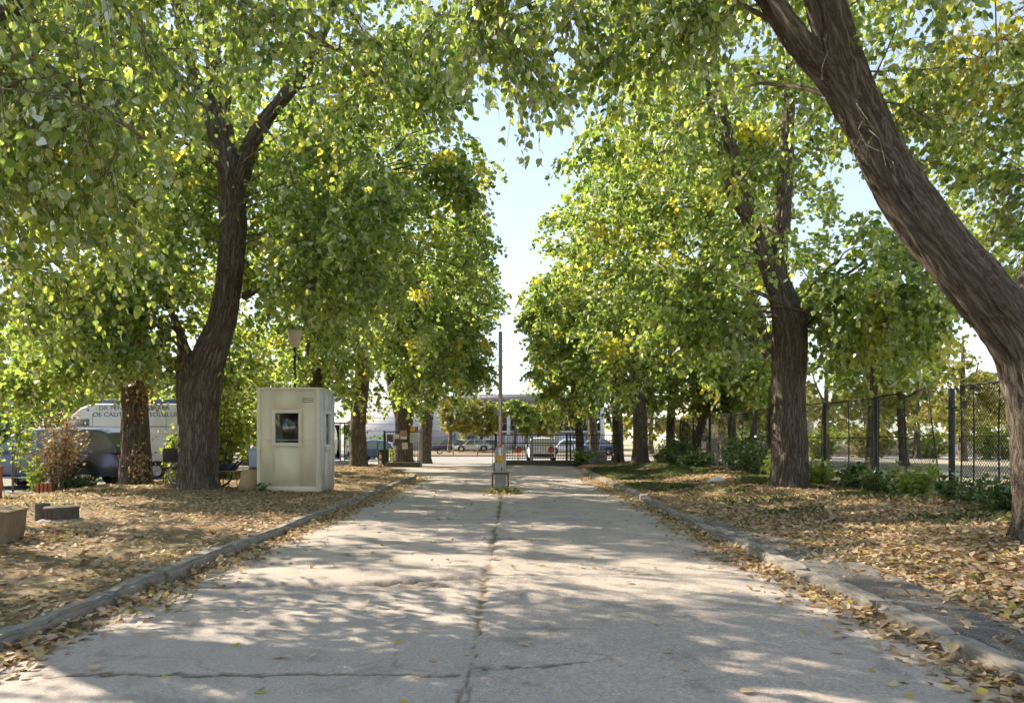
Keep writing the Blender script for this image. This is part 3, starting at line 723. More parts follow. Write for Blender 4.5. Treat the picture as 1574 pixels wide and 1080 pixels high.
# ---- the big forked tree left of the booth
Y = 20.3; b = z1(-8.3, Y)
tree('linden_tree', 'large forked linden with deeply furrowed trunk standing left of the cream booth',
     [[(*at(305, 757, Y)[:2], b - .12, .50), A(305, 730, Y, .50), A(305, 680, Y, .485), A(309, 610, Y, .49), A(322, 550, Y, .43), A(343, 490, Y, .35), A(354, 410, Y, .335), A(358, 300, Y, .34), A(345, 220, Y, .28), A(330, 110, Y + .2, .23), A(316, -60, Y + .4, .16), A(300, -260, Y + .5, .07)],
      [A(352, 250, Y, .24), A(320, 175, Y - .2, .2), A(293, 100, Y - .5, .17), A(270, 0, Y - .8, .14), A(225, -160, Y - 1.4, .06)],
      [A(368, 280, Y, .24), A(385, 225, Y - .1, .21), A(408, 185, Y - .2, .19), A(440, 145, Y - .3, .18), A(470, 105, Y - .4, .15), A(492, 65, Y - .6, .13), A(540, -60, Y - .9, .07)],
      [A(300, 650, Y, .42), A(292, 590, Y - .05, .33), A(286, 550, Y - .1, .22), A(272, 500, Y - .3, .1), A(240, 440, Y - .8, .05)],
      [A(375, 455, Y, .10), A(430, 430, Y - .9, .07), A(500, 450, Y - 1.8, .035)]],
     [((-7.3, 20, 9.4), (6.2, 5.2, 6.8), 5), ((-5.6, 18.6, 5.6), (2.6, 1.8, 2.3), 1.3), ((-9.6, 18.6, 5.2), (3.0, 1.8, 2.0), 1.3), ((-4.1, 19.6, 8), (2.2, 3, 3), .8), ((-3.2, 21.5, 10.4), (2.0, 2.6, 3.2), 1.0), ((-2.1, 21, 10.4), (1.3, 2.2, 2.4), .8)],
     520, 102, tpl='B', ridge=.045, seg=120, rs=1.0, size=.138, tw=8, lpt=8, droop=.7, low=2.7, gap=.44, hang=.8)

Y = 22.5; b = z1(-11.0, Y)
tree('linden_tree', 'slimmer linden beside the parked slate blue car with dried brown leaves up its trunk',
     [[(*at(210, 745, Y)[:2], b - .12, .42), A(209, 720, Y, .42), A(207, 650, Y, .37), A(206, 560, Y, .34), A(208, 400, Y, .28), A(207, 200, Y, .22), A(205, 60, Y, .17), A(200, -160, Y, .06)],
      [A(207, 450, Y, .16), A(170, 370, Y - .4, .1), A(120, 290, Y - 1, .06)],
      [A(207, 300, Y, .15), A(250, 210, Y + .3, .1), A(290, 120, Y + .6, .05)]],
     [((-11.6, 22.5, 9.4), (5.0, 4.4, 6.4), 4), ((-13.4, 20.8, 5.4), (3.2, 1.6, 2.2), 1.3), ((-12.6, 21.0, 3.5), (2.2, 1.0, .9), 1.0)],
     290, 103, tpl='C', ridge=.05, seg=120, size=.135, tw=7, lpt=8, droop=.7, low=2.6, gap=.42, hang=.8)
Y = 28.5
tree('linden_tree', 'linden half hidden behind the cream booth and the lamp post',
     [[(*at(482, 714, Y)[:2], z1(-7.4, Y) - .1, .42), A(482, 640, Y, .36), A(483, 540, Y, .33), A(486, 430, Y, .3), A(484, 300, Y, .25), A(480, 180, Y, .19), A(476, 0, Y, .1)],
      [A(484, 400, Y, .18), A(520, 320, Y - .5, .13), A(580, 260, Y - 1, .07)], [A(484, 350, Y, .17), A(450, 270, Y - .5, .12), A(400, 220, Y - 1, .06)]],
     [((-7.0, 28.5, 9.4), (6.3, 5, 6.9), 4), ((-5.4, 27, 5.6), (2.4, 2, 1.9), .8), ((-2.9, 28.5, 11.2), (2.0, 3, 3.4), .9), ((-1.9, 28.5, 11.8), (1.3, 2.4, 2.6), .7)], 350, 104, tpl='C', size=.165, tw=7, lpt=7, droop=.65, low=3.2, gap=.44, hang=.8)
Y = 38
tree('linden_tree', 'upright linden with sunlit bark on the leaf mound beyond the booth',
     [[(*at(551, 716, Y)[:2], z1(-7.6, Y) - .1, .44), A(551, 690, Y, .42), A(550, 650, Y, .41), A(556, 590, Y, .38), A(561, 530, Y, .36), A(566, 430, Y, .28), A(570, 300, Y, .2), A(574, 160, Y, .08)],
      [A(560, 520, Y, .2), A(590, 460, Y - .5, .14), A(640, 400, Y - 1, .07)], [A(562, 500, Y, .2), A(530, 430, Y - .5, .13), A(490, 380, Y - 1, .06)]],
     [((-6.7, 38, 9.0), (6.1, 5.2, 6.8), 4), ((-4.2, 37, 6.4), (2.2, 2.5, 1.9), .8), ((-2.2, 38, 11.0), (1.6, 3, 3.0), .6)], 300, 105, tpl='C', size=.205, tw=6, lpt=7, droop=.6, low=3.4, gap=.44, hang=.8)
Y = 45
tree('linden_tree', 'dark wide trunked linden behind the notice covered gate leaf',
     [[(*at(620, 706, Y)[:2], -.1, .60), A(620, 695, Y, .56), A(620, 665, Y, .5), A(622, 635, Y, .56), A(630, 600, Y, .4), A(640, 540, Y, .28), A(646, 430, Y, .15), A(650, 340, Y, .05)],
      [A(616, 640, Y, .38), A(602, 590, Y, .3), A(592, 520, Y, .2), A(590, 430, Y, .08)]],
     [((-6.2, 45, 9.0), (5.2, 4.6, 6.8), 4), ((-3.9, 44.4, 6.8), (2.1, 2, 2.3), .8)], 270, 106, mat='leaf_far', tpl='C', size=.205, tw=6, lpt=6, droop=.6, low=3.0, gap=.45, hang=.8)
Y = 49
tree('linden_tree', 'linden on the street corner just right of the notice covered gate leaf',
     [[(*at(653, 706, Y)[:2], -.1, .44), A(653, 690, Y, .40), A(656, 650, Y, .38), A(662, 600, Y, .33), A(668, 530, Y, .24), A(676, 440, Y, .14), A(680, 350, Y, .05)],
      [A(664, 590, Y, .2), A(690, 540, Y, .13), A(720, 500, Y, .06)]],
     [((-4.3, 49.5, 8.6), (3.7, 4, 6.0), 4), ((-2.4, 49, 6.4), (1.6, 2, 1.7), .9), ((-1.5, 50, 11.2), (1.3, 2, 1.9), .6)], 220, 107, mat='leaf_far', tpl='C', size=.205, tw=6, lpt=6, droop=.6, low=4.3, gap=.42, hang=.8)

# ---- near right tree leaning over the drive
Y = 9.4
tree('linden_tree', 'massive leaning linden trunk rising diagonally from the right edge over the drive',
     [[(*at(1612, 870, Y)[:2], .12, .48), A(1612, 830, Y, .41), A(1612, 760, Y, .37), A(1608, 680, Y, .36), A(1596, 610, Y, .35), A(1572, 530, Y, .335), A(1512, 450, Y, .33), A(1460, 392, Y, .32), A(1400, 315, Y, .305), A(1350, 231, Y, .27), A(1314, 150, Y, .26), A(1290, 80, Y - .1, .235), A(1268, 0, Y - .2, .215), A(1230, -160, Y - .3, .2), A(1150, -400, Y - .3, .13), A(1100, -640, Y, .05)],
      [A(1312, 175, Y, .19), A(1280, 125, Y - .05, .175), A(1240, 78, Y - .15, .155), A(1205, 30, Y - .3, .14), A(1170, -20, Y - .5, .14), A(1080, -140, Y - 1.2, .1), A(980, -240, Y - 2, .06), A(880, -300, Y - 2.8, .03)],
      [A(1560, 480, Y, .2), A(1640, 330, Y + .6, .15), A(1670, 130, Y + 1.0, .12), A(1600, -60, Y + 1.2, .08), A(1500, -120, Y + 1.2, .05)],
      [A(1260, -60, Y - .2, .16), A(1330, -180, Y + 1.2, .12), A(1440, -260, Y + 2.2, .07)]],
     [((5.9, 10.4, 6.4), (1.5, 1.5, 1.3), 1.5), ((6.9, 10.8, 5.0), (.85, 1.2, 1.5), .9), ((4.1, 9.4, 7.2), (2.0, 1.8, 1.2), 1.5), ((0.0, 8.2, 5.95), (.75, .9, .7), 1.0), ((1.9, 9.0, 6.7), (1.4, 1.3, 1.0), 1.2), ((-1.0, 9.6, 7.3), (1.0, 1.2, .8), .7), ((3.2, 11.4, 6.5), (1.7, 1.3, 1.5), 1.2), ((3.0, 9.4, 11), (5.2, 5, 3.4), 3.2)],
     310, 201, tpl='A', ridge=.05, seg=150, rs=1.05, twigs=True, near=280, size=.078, tw=7, lpt=11, droop=.55, low=3.7, gap=.34, gs=.6, hang=.9)

rt = [o for o in COL.objects if o.name.startswith('linden_tree')][-1]
rng = np.random.default_rng(88); tr = smooth_path([A(1512, 450, Y, .33), A(1460, 392, Y, .32), A(1400, 315, Y, .305), A(1350, 231, Y, .27), A(1314, 150, Y, .26), A(1285, 80, Y, .235)], 60)
n = 12; i = rng.integers(0, 60, n); s0 = tr[i, :3] + np.stack([rng.uniform(-.8, .8, n) * tr[i, 3], -np.abs(rng.uniform(.6, .95, n)) * tr[i, 3], 0 * tr[i, 3]], -1)
d = nrm(np.stack([rng.uniform(-1, .5, n), rng.uniform(-.8, -.1, n), rng.uniform(-.8, .7, n)], -1)); ln = rng.uniform(.25, .9, n)[:, None]
tw_ = np.stack([s0, s0 + d * ln * .5 + rng.normal(size=(n, 3)) * .05, s0 + d * ln + rng.normal(size=(n, 3)) * .08 + [0, 0, -.12], s0 + d * ln * 1.25 + [0, 0, -.34]], 1)
V, Q = many_tubes(tw_, np.full(n, .0045), 4, .35); bb = np.array(rt.location); link('bare_twigs', mesh_np('bare_twigs', V - bb, [Q], M['pale_twig'], smooth=True), rt)

Y = 20
tree('linden_tree', 'stout upright linden with dark grooved bark on the leafy bank before the wire fence',
     [[(*at(1214, 752, Y)[:2], z1(7.2, Y) - .12, .50), A(1214, 725, Y, .46), A(1214, 680, Y, .44), A(1212, 600, Y, .42), A(1214, 520, Y, .43), A(1206, 470, Y, .38), A(1188, 420, Y, .28), A(1164, 370, Y, .22), A(1137, 270, Y, .18), A(1110, 170, Y, .15), A(1090, 40, Y, .1), A(1070, -160, Y, .04)],
      [A(1205, 470, Y, .26), A(1196, 410, Y, .23), A(1204, 330, Y, .2), A(1212, 180, Y, .17), A(1222, 0, Y, .12), A(1230, -180, Y, .05)],
      [A(1158, 350, Y, .15), A(1120, 290, Y - .2, .12), A(1100, 210, Y - .4, .1), A(1085, 100, Y - .7, .05)],
      [A(1222, 500, Y, .28), A(1238, 488, Y - .25, .14), A(1250, 440, Y - .5, .07), A(1290, 400, Y - 1, .04)]],
     [((6.9, 20, 9.4), (6.1, 5.0, 6.5), 5), ((4.4, 18.8, 5.8), (2.3, 1.8, 2.0), 1.3), ((9.2, 19.4, 5.2), (2.3, 1.8, 1.6), 1.2)],
     430, 202, tpl='B', ridge=.045, seg=120, size=.138, tw=8, lpt=8, droop=.7, low=3.1, gap=.45, hang=.8)
Y = 30
tree('linden_tree', 'linden behind the fence whose crown fills the gap left of the stout linden',
     [[(10.7, Y, .15, .36), (10.7, Y, 2.2, .31), (10.4, Y, 4.5, .28), (9.2, Y, 7.5, .2), (8.2, Y, 12, .08)], [(10.5, Y, 4.2, .18), (8.4, Y - .5, 6.2, .13), (5.6, Y - .8, 8.0, .06)]],
     [((6.8, 30, 9.2), (6.0, 5.0, 6.3), 4), ((4.6, 29.4, 6.2), (2.4, 2, 2.0), 1)], 290, 203, tpl='C', size=.165, tw=7, lpt=7, droop=.65, low=3.6, gap=.45, hang=.8)
Y = 40
tree('linden_tree', 'pale barked straight linden left of the green bramble heap on the right bank',
     [[(*at(984, 711, Y)[:2], z1(6.7, Y) - .1, .44), A(984, 690, Y, .40), A(984, 650, Y, .38), A(981, 600, Y, .35), A(976, 540, Y, .28), A(970, 430, Y, .2), A(968, 300, Y, .08)],
      [A(980, 590, Y, .2), A(960, 540, Y, .14), A(930, 480, Y, .07)]],
     [((5.9, 40, 9.0), (5.7, 5, 6.6), 4), ((3.7, 39.4, 6.4), (1.9, 2, 2.2), .8)], 290, 204, mat='leaf', tpl='C', size=.205, tw=6, lpt=7, droop=.6, low=3.2, gap=.44, hang=.8)
Y = 46
tree('linden_tree', 'dark split trunk linden right of the speckled concrete block',
     [[(*at(950, 705, Y)[:2], .15, .36), A(950, 690, Y, .33), A(949, 650, Y, .32), A(946, 600, Y, .27), A(938, 500, Y, .18), A(935, 380, Y, .06)], [A(949, 640, Y, .18), A(965, 590, Y, .12), A(985, 540, Y, .05)]],
     [((5.0, 46, 8.6), (4.4, 4, 6.0), 4)], 230, 205, mat='leaf_far', tpl='C', size=.205, tw=6, lpt=7, droop=.6, low=3.0, gap=.45, hang=.8)
Y = 51
tree('linden_tree', 'linden rising behind the speckled concrete block by the iron fence',
     [[(*at(913, 706, Y)[:2], -.1, .36), A(913, 690, Y, .34), A(910, 650, Y, .31), A(905, 600, Y, .25), A(898, 520, Y, .15), A(892, 430, Y, .05)], [A(910, 640, Y, .18), A(925, 600, Y, .12), A(945, 560, Y, .05)]],
     [((4.4, 51, 7.6), (4.0, 3.4, 5.0), 4), ((1.5, 51.5, 11.2), (1.4, 2, 1.8), .6)], 220, 206, mat='leaf_bright', tpl='C', size=.19, tw=6, lpt=7, droop=.6, low=2.6, gap=.45, hang=.8)
Y = 47.5
tree('linden_tree', 'yellowing linden leaning over the right end of the iron gate',
     [[(*at(891, 712, Y)[:2], -.05, .30), A(891, 690, Y, .27), A(890, 660, Y, .25), A(885, 620, Y, .2), A(876, 560, Y, .12), A(870, 480, Y, .05)], [A(889, 650, Y, .16), A(870, 620, Y, .1), A(846, 600, Y, .05)]],
     [((3.6, 47.5, 6.6), (2.5, 2.6, 4.0), 4)], 150, 207, mat='leaf_bright', tpl='C', size=.205, tw=6, lpt=7, droop=.6, low=2.5, gap=.45, hang=.8)
# ------------------------------------------------------------------ more trees: background
def simple_tree(name, label, base, lean, h, blobs, nb, seed, mat='leaf_yellow', r=.2, group=None, size=.2, tpl='C', **kw):
    x, y = base; zb = z1(x, y)
    limbs = [[(x, y, zb - .1, r * 1.15), (x + lean * .15, y, zb + h * .15, r), (x + lean * .5, y, zb + h * .5, r * .75), (x + lean, y, zb + h, r * .25)],
             [(x + lean * .4, y, zb + h * .42, r * .5), (x + lean * .4 + h * .10, y + .3, zb + h * .6, r * .35), (x + lean * .4 + h * .16, y + .4, zb + h * .8, r * .12)],
             [(x + lean * .45, y, zb + h * .48, r * .5), (x + lean * .45 - h * .10, y - .2, zb + h * .66, r * .32), (x + lean * .45 - h * .15, y - .3, zb + h * .85, r * .1)]]
    p = dict(tw=5, lpt=7, droop=.4, low=zb + 1.6, gap=.40, hang=.5); p.update(kw)
    return tree(name, label, limbs, blobs, nb, seed, mat=mat, tpl=tpl, seg=12, size=size, group=group, **p)

G = 'trees behind the parked vehicles'
for k, (x, y, h, rr) in enumerate([(-19, 35, 8, 4.2), (-26, 37, 9, 4.6), (-33, 40, 9, 4.8), (-15, 43, 8, 4), (-24, 48, 10, 5), (-12.5, 33, 7, 3.2), (-40, 44, 10, 5)]):
    simple_tree('park_tree', 'sunlit yellow green tree in the leafy mass behind the white van', (x, y), .4, h,
                [((x, y, h * .55), (rr, rr * .8, h * .48), 1)], 75, 300 + k, 'leaf_bright', .2, G, .22, low=1.2)
# right: park beyond the wire fence
for k, (px, Y, lean, h, r, mat, lab, cr) in enumerate([
    (1030, 44, .2, 9, .26, 'leaf_bright', 'leafy dark trunked tree just left of the leaning trunk beyond the wire fence', (3.0, 2.6, 3.2)),
    (1062, 41, 2.2, 8, .24, 'leaf_far', 'thick trunk leaning to the right beyond the wire fence', (2.6, 2.4, 2.8)),
    (1126, 40, -.2, 9, .22, 'leaf_bright', 'straight dark trunk rising above the wire fence left of the stout linden', (2.6, 2.4, 3.0)),
    (1148, 37, 1.2, 7, .11, 'leaf_bright', 'thin sapling leaning right beyond the wire fence near the stout linden', (1.8, 1.8, 2.2)),
    (1184, 42, 0, 8, .15, 'leaf_yellow', 'slim pale trunk partly covered by the stout linden beyond the fence', (2.4, 2.2, 2.8)),
    (1338, 33, .3, 8, .2, 'leaf_bright', 'pale grey trunk seen through the wire mesh left of the bent fence panel', (2.8, 2.6, 2.6)),
    (1390, 36, -.5, 8, .19, 'leaf_yellow', 'slender grey trunk seen through the bent fence panel', (2.8, 2.4, 2.8)),
    (1480, 46, 0, 7.5, .22, 'leaf_yellow', 'golden leaved tree in the dry park behind the green fence post', (3.4, 3, 3.2)),
    (1580, 52, 0, 8.5, .25, 'leaf_yellow', 'golden brown tree in the dry park at the right edge', (4, 3.4, 3.8)),
    (1270, 52, 0, 8, .2, 'leaf_yellow', 'yellowing tree far off in the park right of the stout linden', (3.8, 3, 3.6)),
    (1410, 60, 0, 8, .22, 'leaf_yellow', 'far yellow tree low behind the bent fence panel', (4.5, 3, 3.6)),
    (1110, 58, 0, 8, .22, 'leaf_yellow', 'bright yellow tree far behind the straight trunks beyond the fence', (4.2, 3, 3.6))]):
    x = (px - CX) * Y / F
    simple_tree('park_tree', lab, (x, Y), lean, h, [((x + lean * .8, Y, h * .66), cr, 1)], 70, 330 + k, mat, r, 'trees in the park beyond the wire fence', .2, low=2.6 if k < 7 else 1.4, gap=.44)
for k, (px, Y, h, rr) in enumerate([(1000, 75, 9, 6), (1180, 78, 10, 6), (1330, 82, 9, 6.5), (1480, 84, 9, 6.5), (1620, 80, 10, 6), (480, 78, 9, 6), (380, 70, 10, 6), (240, 72, 10, 6), (80, 74, 10, 7), (-60, 60, 10, 6)]):
    x = (px - CX) * Y / F
    simple_tree('distant_tree', 'distant hazy tree in the belt closing off the view', (x, Y), .2, h, [((x, Y, h * .5), (rr, rr * .6, h * .5), 1)], 60, 360 + k, 'leaf_far' if k % 3 else 'leaf_yellow', .25, 'distant tree belt', .34, low=.8, gap=.36)
# street trees before the grey building
for k, (px, Y, h, lab) in enumerate([(690, 84, 7.2, 'young yellow green street tree with pale trunk left of the barrier boom'), (738, 88, 6.6, 'round street tree before the building just left of the boom'),
                                     (790, 86, 6.6, 'street tree before the building just right of the boom'), (826, 88, 7.0, 'street tree before the right end of the grey building')]):
    x = (px - CX) * Y / F; x2 = x + (1.6 if k == 0 else 0)
    simple_tree('street_tree', lab, (x, Y), .5, h * .9, [((x2, Y, h * .58), (2.7, 2, h * .38), 1)], 80, 380 + k, 'leaf_yellow' if k != 2 else 'leaf_bright', .2, 'street trees before the building', .3, low=2.4, gap=.36)

# ------------------------------------------------------------------ shrubs
def shrub(name, label, c, rad, h, n, seed, mat='leaf_dark', size=.1, tpl='B', stems=14, upright=.5, group=None, cat='shrub', fill=.0, zoff=0.0, hang=.3):
    rng = np.random.default_rng(seed); x, y = c; zb = z1(x, y) + zoff
    root = thing(name, (x, y, zb), label, cat, group)
    a = rng.uniform(0, 2 * math.pi, stems); q = rng.random(stems) ** .6
    tip = np.stack([np.cos(a) * rad[0] * q, np.sin(a) * rad[1] * q, h * rng.uniform(.55, 1.05, stems) * (1 - .35 * q ** 2)], -1)
    s0 = np.stack([np.cos(a) * rad[0] * .22, np.sin(a) * rad[1] * .22, 0 * a - .04], -1)
    ct = s0 + (tip - s0) * .45 + np.stack([0 * a, 0 * a, tip[:, 2] * .35 * upright], -1) + rng.normal(size=(stems, 3)) * .07
    t = np.linspace(0, 1, 7)[None, :, None]; BZ = (1 - t) ** 2 * s0[:, None] + 2 * t * (1 - t) * ct[:, None] + t ** 2 * tip[:, None]
    V, Q = many_tubes(BZ, np.full(stems, .006 + .004 * h), 4, .3)
    link('stems', mesh_np('stems', V, [Q], M['twig'], smooth=True), root)
    i = rng.integers(0, stems, n); tt = (fill + (1 - fill) * rng.random(n) ** .7)[:, None]
    O = (1 - tt) ** 2 * s0[i] + 2 * tt * (1 - tt) * ct[i] + tt ** 2 * tip[i] + rng.normal(size=(n, 3)) * np.array([rad[0], rad[1], h * .6]) * .13
    O[:, 2] = np.abs(O[:, 2]) + .02
    D = nrm(rng.normal(size=(n, 3)) * [1, 1, .6] + [0, 0, -hang]); N = nrm(rng.normal(size=(n, 3)) * .55 + [0, 0, .8])
    f = link('foliage', leaf_mesh('foliage', O, D, N, size * rng.uniform(.6, 1.3, n), M[mat], tpl, rng=rng), root); f['kind'] = 'stuff'
    return root

# left
shrub('dry_shrub', 'tall dry brown leaved shrub growing behind the terracotta bricks', (-13.0, 22.1), (.72, .5), 2.5, 2900, 401, 'leaf_dry', .07, stems=34, upright=.9)
shrub('shrub', 'pale green leafy shrub left of the dry shrub against the slate blue car', (-13.75, 22.2), (.45, .35), .95, 420, 402, 'leaf_bright', .11, stems=12)
shrub('shrub', 'yellow green sapling right of the slimmer linden trunk against the van', (-10.3, 23.2), (.45, .4), 1.7, 520, 403, 'leaf_bright', .12, stems=10)
shrub('hedge', 'tall bright yellow green hedge between the forked linden and the booth', (-10.6, 27.5), (1.4, .9), 4.4, 3600, 404, 'leaf_bright', .15, stems=40, upright=.9, cat='hedge')
shrub('hedge', 'dark blue green hedge at the far left behind the parked car', (-21.5, 33), (3.2, 1.2), 3.0, 3200, 405, 'leaf_dark', .17, 'C', stems=50, upright=.8, cat='hedge')
shrub('shrub', 'yellow leaved bush hanging before the slate blue car windows', (-14.4, 21.9), (.7, .4), 2.6, 420, 406, 'leaf_bright', .12, stems=7, fill=.5, upright=.9)
shrub('weed', 'small green weed at the left foot of the cream booth', (-6.45, 19.75), (.22, .15), .3, 50, 407, 'leaf_dark', .09, stems=6, cat='weed')
shrub('ivy', 'low grey green ivy beside the terracotta bricks', (-13.0 + .55, 22.0), (.5, .3), .4, 260, 408, 'leaf_dark', .1, stems=14, cat='ivy')
shrub('shrub', 'green clipped bush far off between the linden and the notice gate', (-10.6, 58), (1.8, 1), 2.3, 700, 409, 'leaf_dark', .22, 'C', stems=20)
shrub('shrub', 'small green bush behind the bars of the notice covered gate leaf', (-7.3, 47.5), (.6, .4), 1.0, 220, 410, 'leaf_bright', .14, stems=10)
# right, along the wire fence
for k, (x, y, rx, ry, h, n, mat, sz, lab) in enumerate([
    (8.75, 13.6, .5, .8, .75, 330, 'leaf_dark', .13, 'dark low bush at the right edge under the near wire panel'),
    (8.9, 15.2, .5, .8, .75, 360, 'leaf_dark', .12, 'dark bush at the foot of the open green fence post'),
    (8.7, 16.7, .55, .8, 1.05, 330, 'leaf_bright', .15, 'broad leaved pale green plant under the bent fence panel'),
    (8.8, 18.2, .5, .8, .85, 360, 'leaf_dark', .13, 'dark green bush below the left half of the bent panel'),
    (8.8, 19.8, .5, .8, .95, 360, 'leaf_dark', .13, 'bushy plant at the second green fence post'),
    (8.6, 21.5, .5, .9, .95, 340, 'leaf_bright', .15, 'pale broad leaved plant right behind the stout linden trunk'),
    (8.4, 24.0, .6, 1.0, 1.25, 520, 'leaf_bright', .15, 'light green bush left of the stout linden foot'),
    (8.6, 27.0, .7, 1.2, 1.5, 620, 'leaf_dark', .14, 'low dark bramble patch along the fence left of the stout linden'),
    (8.8, 30.0, .8, 1.4, 1.8, 620, 'leaf_dark', .15, 'grey green bramble climbing the fence near the pale board'),
    (8.0, 33.5, .9, 1.4, 1.0, 480, 'leaf_dark', .15, 'spreading dark bramble heap beside the grassy patch'),
    (7.9, 37.5, 1.2, 1.3, 2.0, 800, 'leaf_dark', .16, 'large heap of cut green branches right of the pale straight linden'),
    (7.6, 39.2, .5, .6, 1.3, 360, 'leaf_bright', .15, 'bright green sprout heap touching the pale straight linden'),
    (3.9, 44.2, .7, .6, 1.3, 420, 'leaf_bright', .14, 'leafy bush grown through the right end of the iron fence')]):
    shrub('shrub', lab, (x, y), (rx, ry), h * .8, int(n * 1.7), 420 + k, mat, sz * .82, stems=22, group='shrubs along the wire fence' if k < 12 else None)

for k, (px, Y, mat, lab) in enumerate([(1262, 60, 'leaf_bright', 'leftmost of the bright bushes before the far park wall'), (1335, 62, 'leaf_yellow', 'yellowish bush before the park wall beside the pale grey trunk'),
        (1425, 61, 'leaf_bright', 'bright bush before the park wall seen through the bent panel'), (1530, 58, 'leaf_bright', 'rightmost bright bush seen through the near wire panel')]):
    shrub('bush', lab, ((px - CX) * Y / F, Y), (2.6, 1.2), 2.9, 1500, 460 + k, mat, .24, 'C', stems=30, upright=.8, group='bushes before the park wall')

# dried leaves clinging to the slimmer linden and hanging from the booth side branches
def dry_clump(parent_label, root, c, rad, n, seed, name='dried_leaves'):
    rng = np.random.default_rng(seed); O = np.asarray(c) + rng.normal(size=(n, 3)) * np.asarray(rad) * .5
    D = nrm(rng.normal(size=(n, 3)) + [0, 0, -1.1]); N = nrm(rng.normal(size=(n, 3)))
    o = link(name, leaf_mesh(name, O - np.array(root.location), D, N, .085 * rng.uniform(.6, 1.3, n), M['leaf_dry'], 'B', rng=rng), root); o['kind'] = 'stuff'
trees = [o for o in COL.objects if o.name.startswith('linden_tree')]
dry_clump('', trees[3], at(222, 560, 22.2), (.6, .4, 1.4), 1100, 441)
dry_clump('', trees[3], at(215, 720, 22.1), (.35, .3, .7), 240, 442)
dry_clump('', trees[3], at(212, 420, 22.2), (.55, .4, 1.4), 650, 444)
dry_clump('', trees[5], at(563, 590, 37.6), (.8, .6, 2.2), 350, 443)

# ------------------------------------------------------------------ fallen leaves and grass
def litter(name, label, x, y, seed, size=.06, lift=.012, top=None, zf=gz, curl=1.0, rb=None):
    rng = np.random.default_rng(seed); n = len(x)
    z = (zf(x, y) if callable(zf) else np.full(n, zf)) + lift * (.3 + rng.random(n))
    O = np.stack([x, y, z], -1); a = rng.uniform(0, 2 * math.pi, n); tl = rng.normal(size=n) * .22
    D = np.stack([np.cos(a), np.sin(a), tl], -1); N = nrm(np.stack([rng.normal(size=n) * .35, rng.normal(size=n) * .35, np.ones(n)], -1))
    flip = rng.random(n) < .4; N[flip] *= -1
    rnd = rng.random(n) if rb is None else rb
    o = link(name, leaf_mesh(name, O, D, N, size * rng.uniform(.55, 1.35, n), M['litter'], 'B', rnd, curl=curl * rng.uniform(-1.5, 4.0, n), fine=np.where(y < 11, 1, 2)) if y.mean() < 20 else leaf_mesh(name, O, D, N, size * rng.uniform(.55, 1.35, n), M['litter'], 'C', rnd))
    tag(o, label, 'fallen leaves', kind='stuff'); return o

def scatter(rng, n, x0, x1, y0, y1, dens):
    """points over a strip, nearer ones denser, kept where dens(x,y) allows"""
    X = rng.uniform(x0, x1, n); Y = rng.uniform(y0, y1, n); k = rng.random(n) < dens(X, Y); return X[k], Y[k]

rg = np.random.default_rng(77)
dl = lambda x, y: np.clip((sm(.30, .62, noise2(x * .55, y * .55, 61)) * .75 + .34) * (.6 + .8 * noise2(x * 2.3, y * 2.3, 62)) * np.exp(-np.maximum(0, y - 12) / 22), 0, 1) * (x < xL(y) - .12)
x, y = scatter(rg, 60000, -13, -3.8, 3.6, 34, dl); litter('leaf_litter', 'dry fallen leaves scattered over the left verge', x, y, 501, .072, .02)
dr_ = lambda x, y: np.clip((.30 + .70 * sm(3.7, 4.6, x + .8 * noise2(x * .8, y * .8, 63))) * (.75 + .5 * noise2(x * 1.7, y * 1.7, 64)) * (1 - .75 * sm(24, 30, y)) , 0, 1) * (x > xR(y) + .22)
x, y = scatter(rg, 66000, 3.4, 9.3, 3.6, 31, dr_); litter('leaf_litter', 'thick carpet of dry tan leaves on the right bank', x, y, 502, .072, .035)
x, y = scatter(rg, 9000, 4.0, 9.2, 27, 46, lambda x, y: .35 + .5 * noise2(x, y, 65)); litter('leaf_litter', 'thin dry leaves on the far right bank by the gate', x, y, 503, .085, .02)
x, y = scatter(rg, 9000, -9, -4.5, 30, 43, lambda x, y: (.35 + .6 * noise2(x, y, 66)) * (x < xL(y))); litter('leaf_litter', 'brown leaves heaped on the mound beyond the booth', x, y, 504, .085, .03)
def gutter(side, seed, lab):
    rng = np.random.default_rng(seed); n = 7500
    y = 3.2 + (31 - 3.2) * rng.random(n) ** 1.15; off = np.abs(rng.normal(size=n)) * (.16 + .22 * noise2(y * .7, y * 0, seed))
    keep = (rng.random(n) < (.35 + 1.0 * noise2(y * .9, 0 * y, seed + 1))) & (off < .9); y, off = y[keep], off[keep]
    x = (xL(y) + off + .02) if side < 0 else (xR(y) - off - .02)
    litter('leaf_litter', lab, x, y, seed, .072, .01, zf=lambda a, b: -.02 + .075 * np.exp(-((np.minimum(a - xL(b), xR(b) - a)) / .13) ** 2) * noise2(a * 7, b * 7, 8))
gutter(-1, 511, 'drift of fallen leaves in the left gutter')
gutter(1, 512, 'drift of fallen leaves in the right gutter')
x, y = scatter(rg, 900, -3.4, 2.9, 9, 30, lambda x, y: .5 + 0 * x); litter('leaf_litter', 'sparse fallen leaves strewn over the far asphalt', x, y, 505, .07, .008, zf=.008)

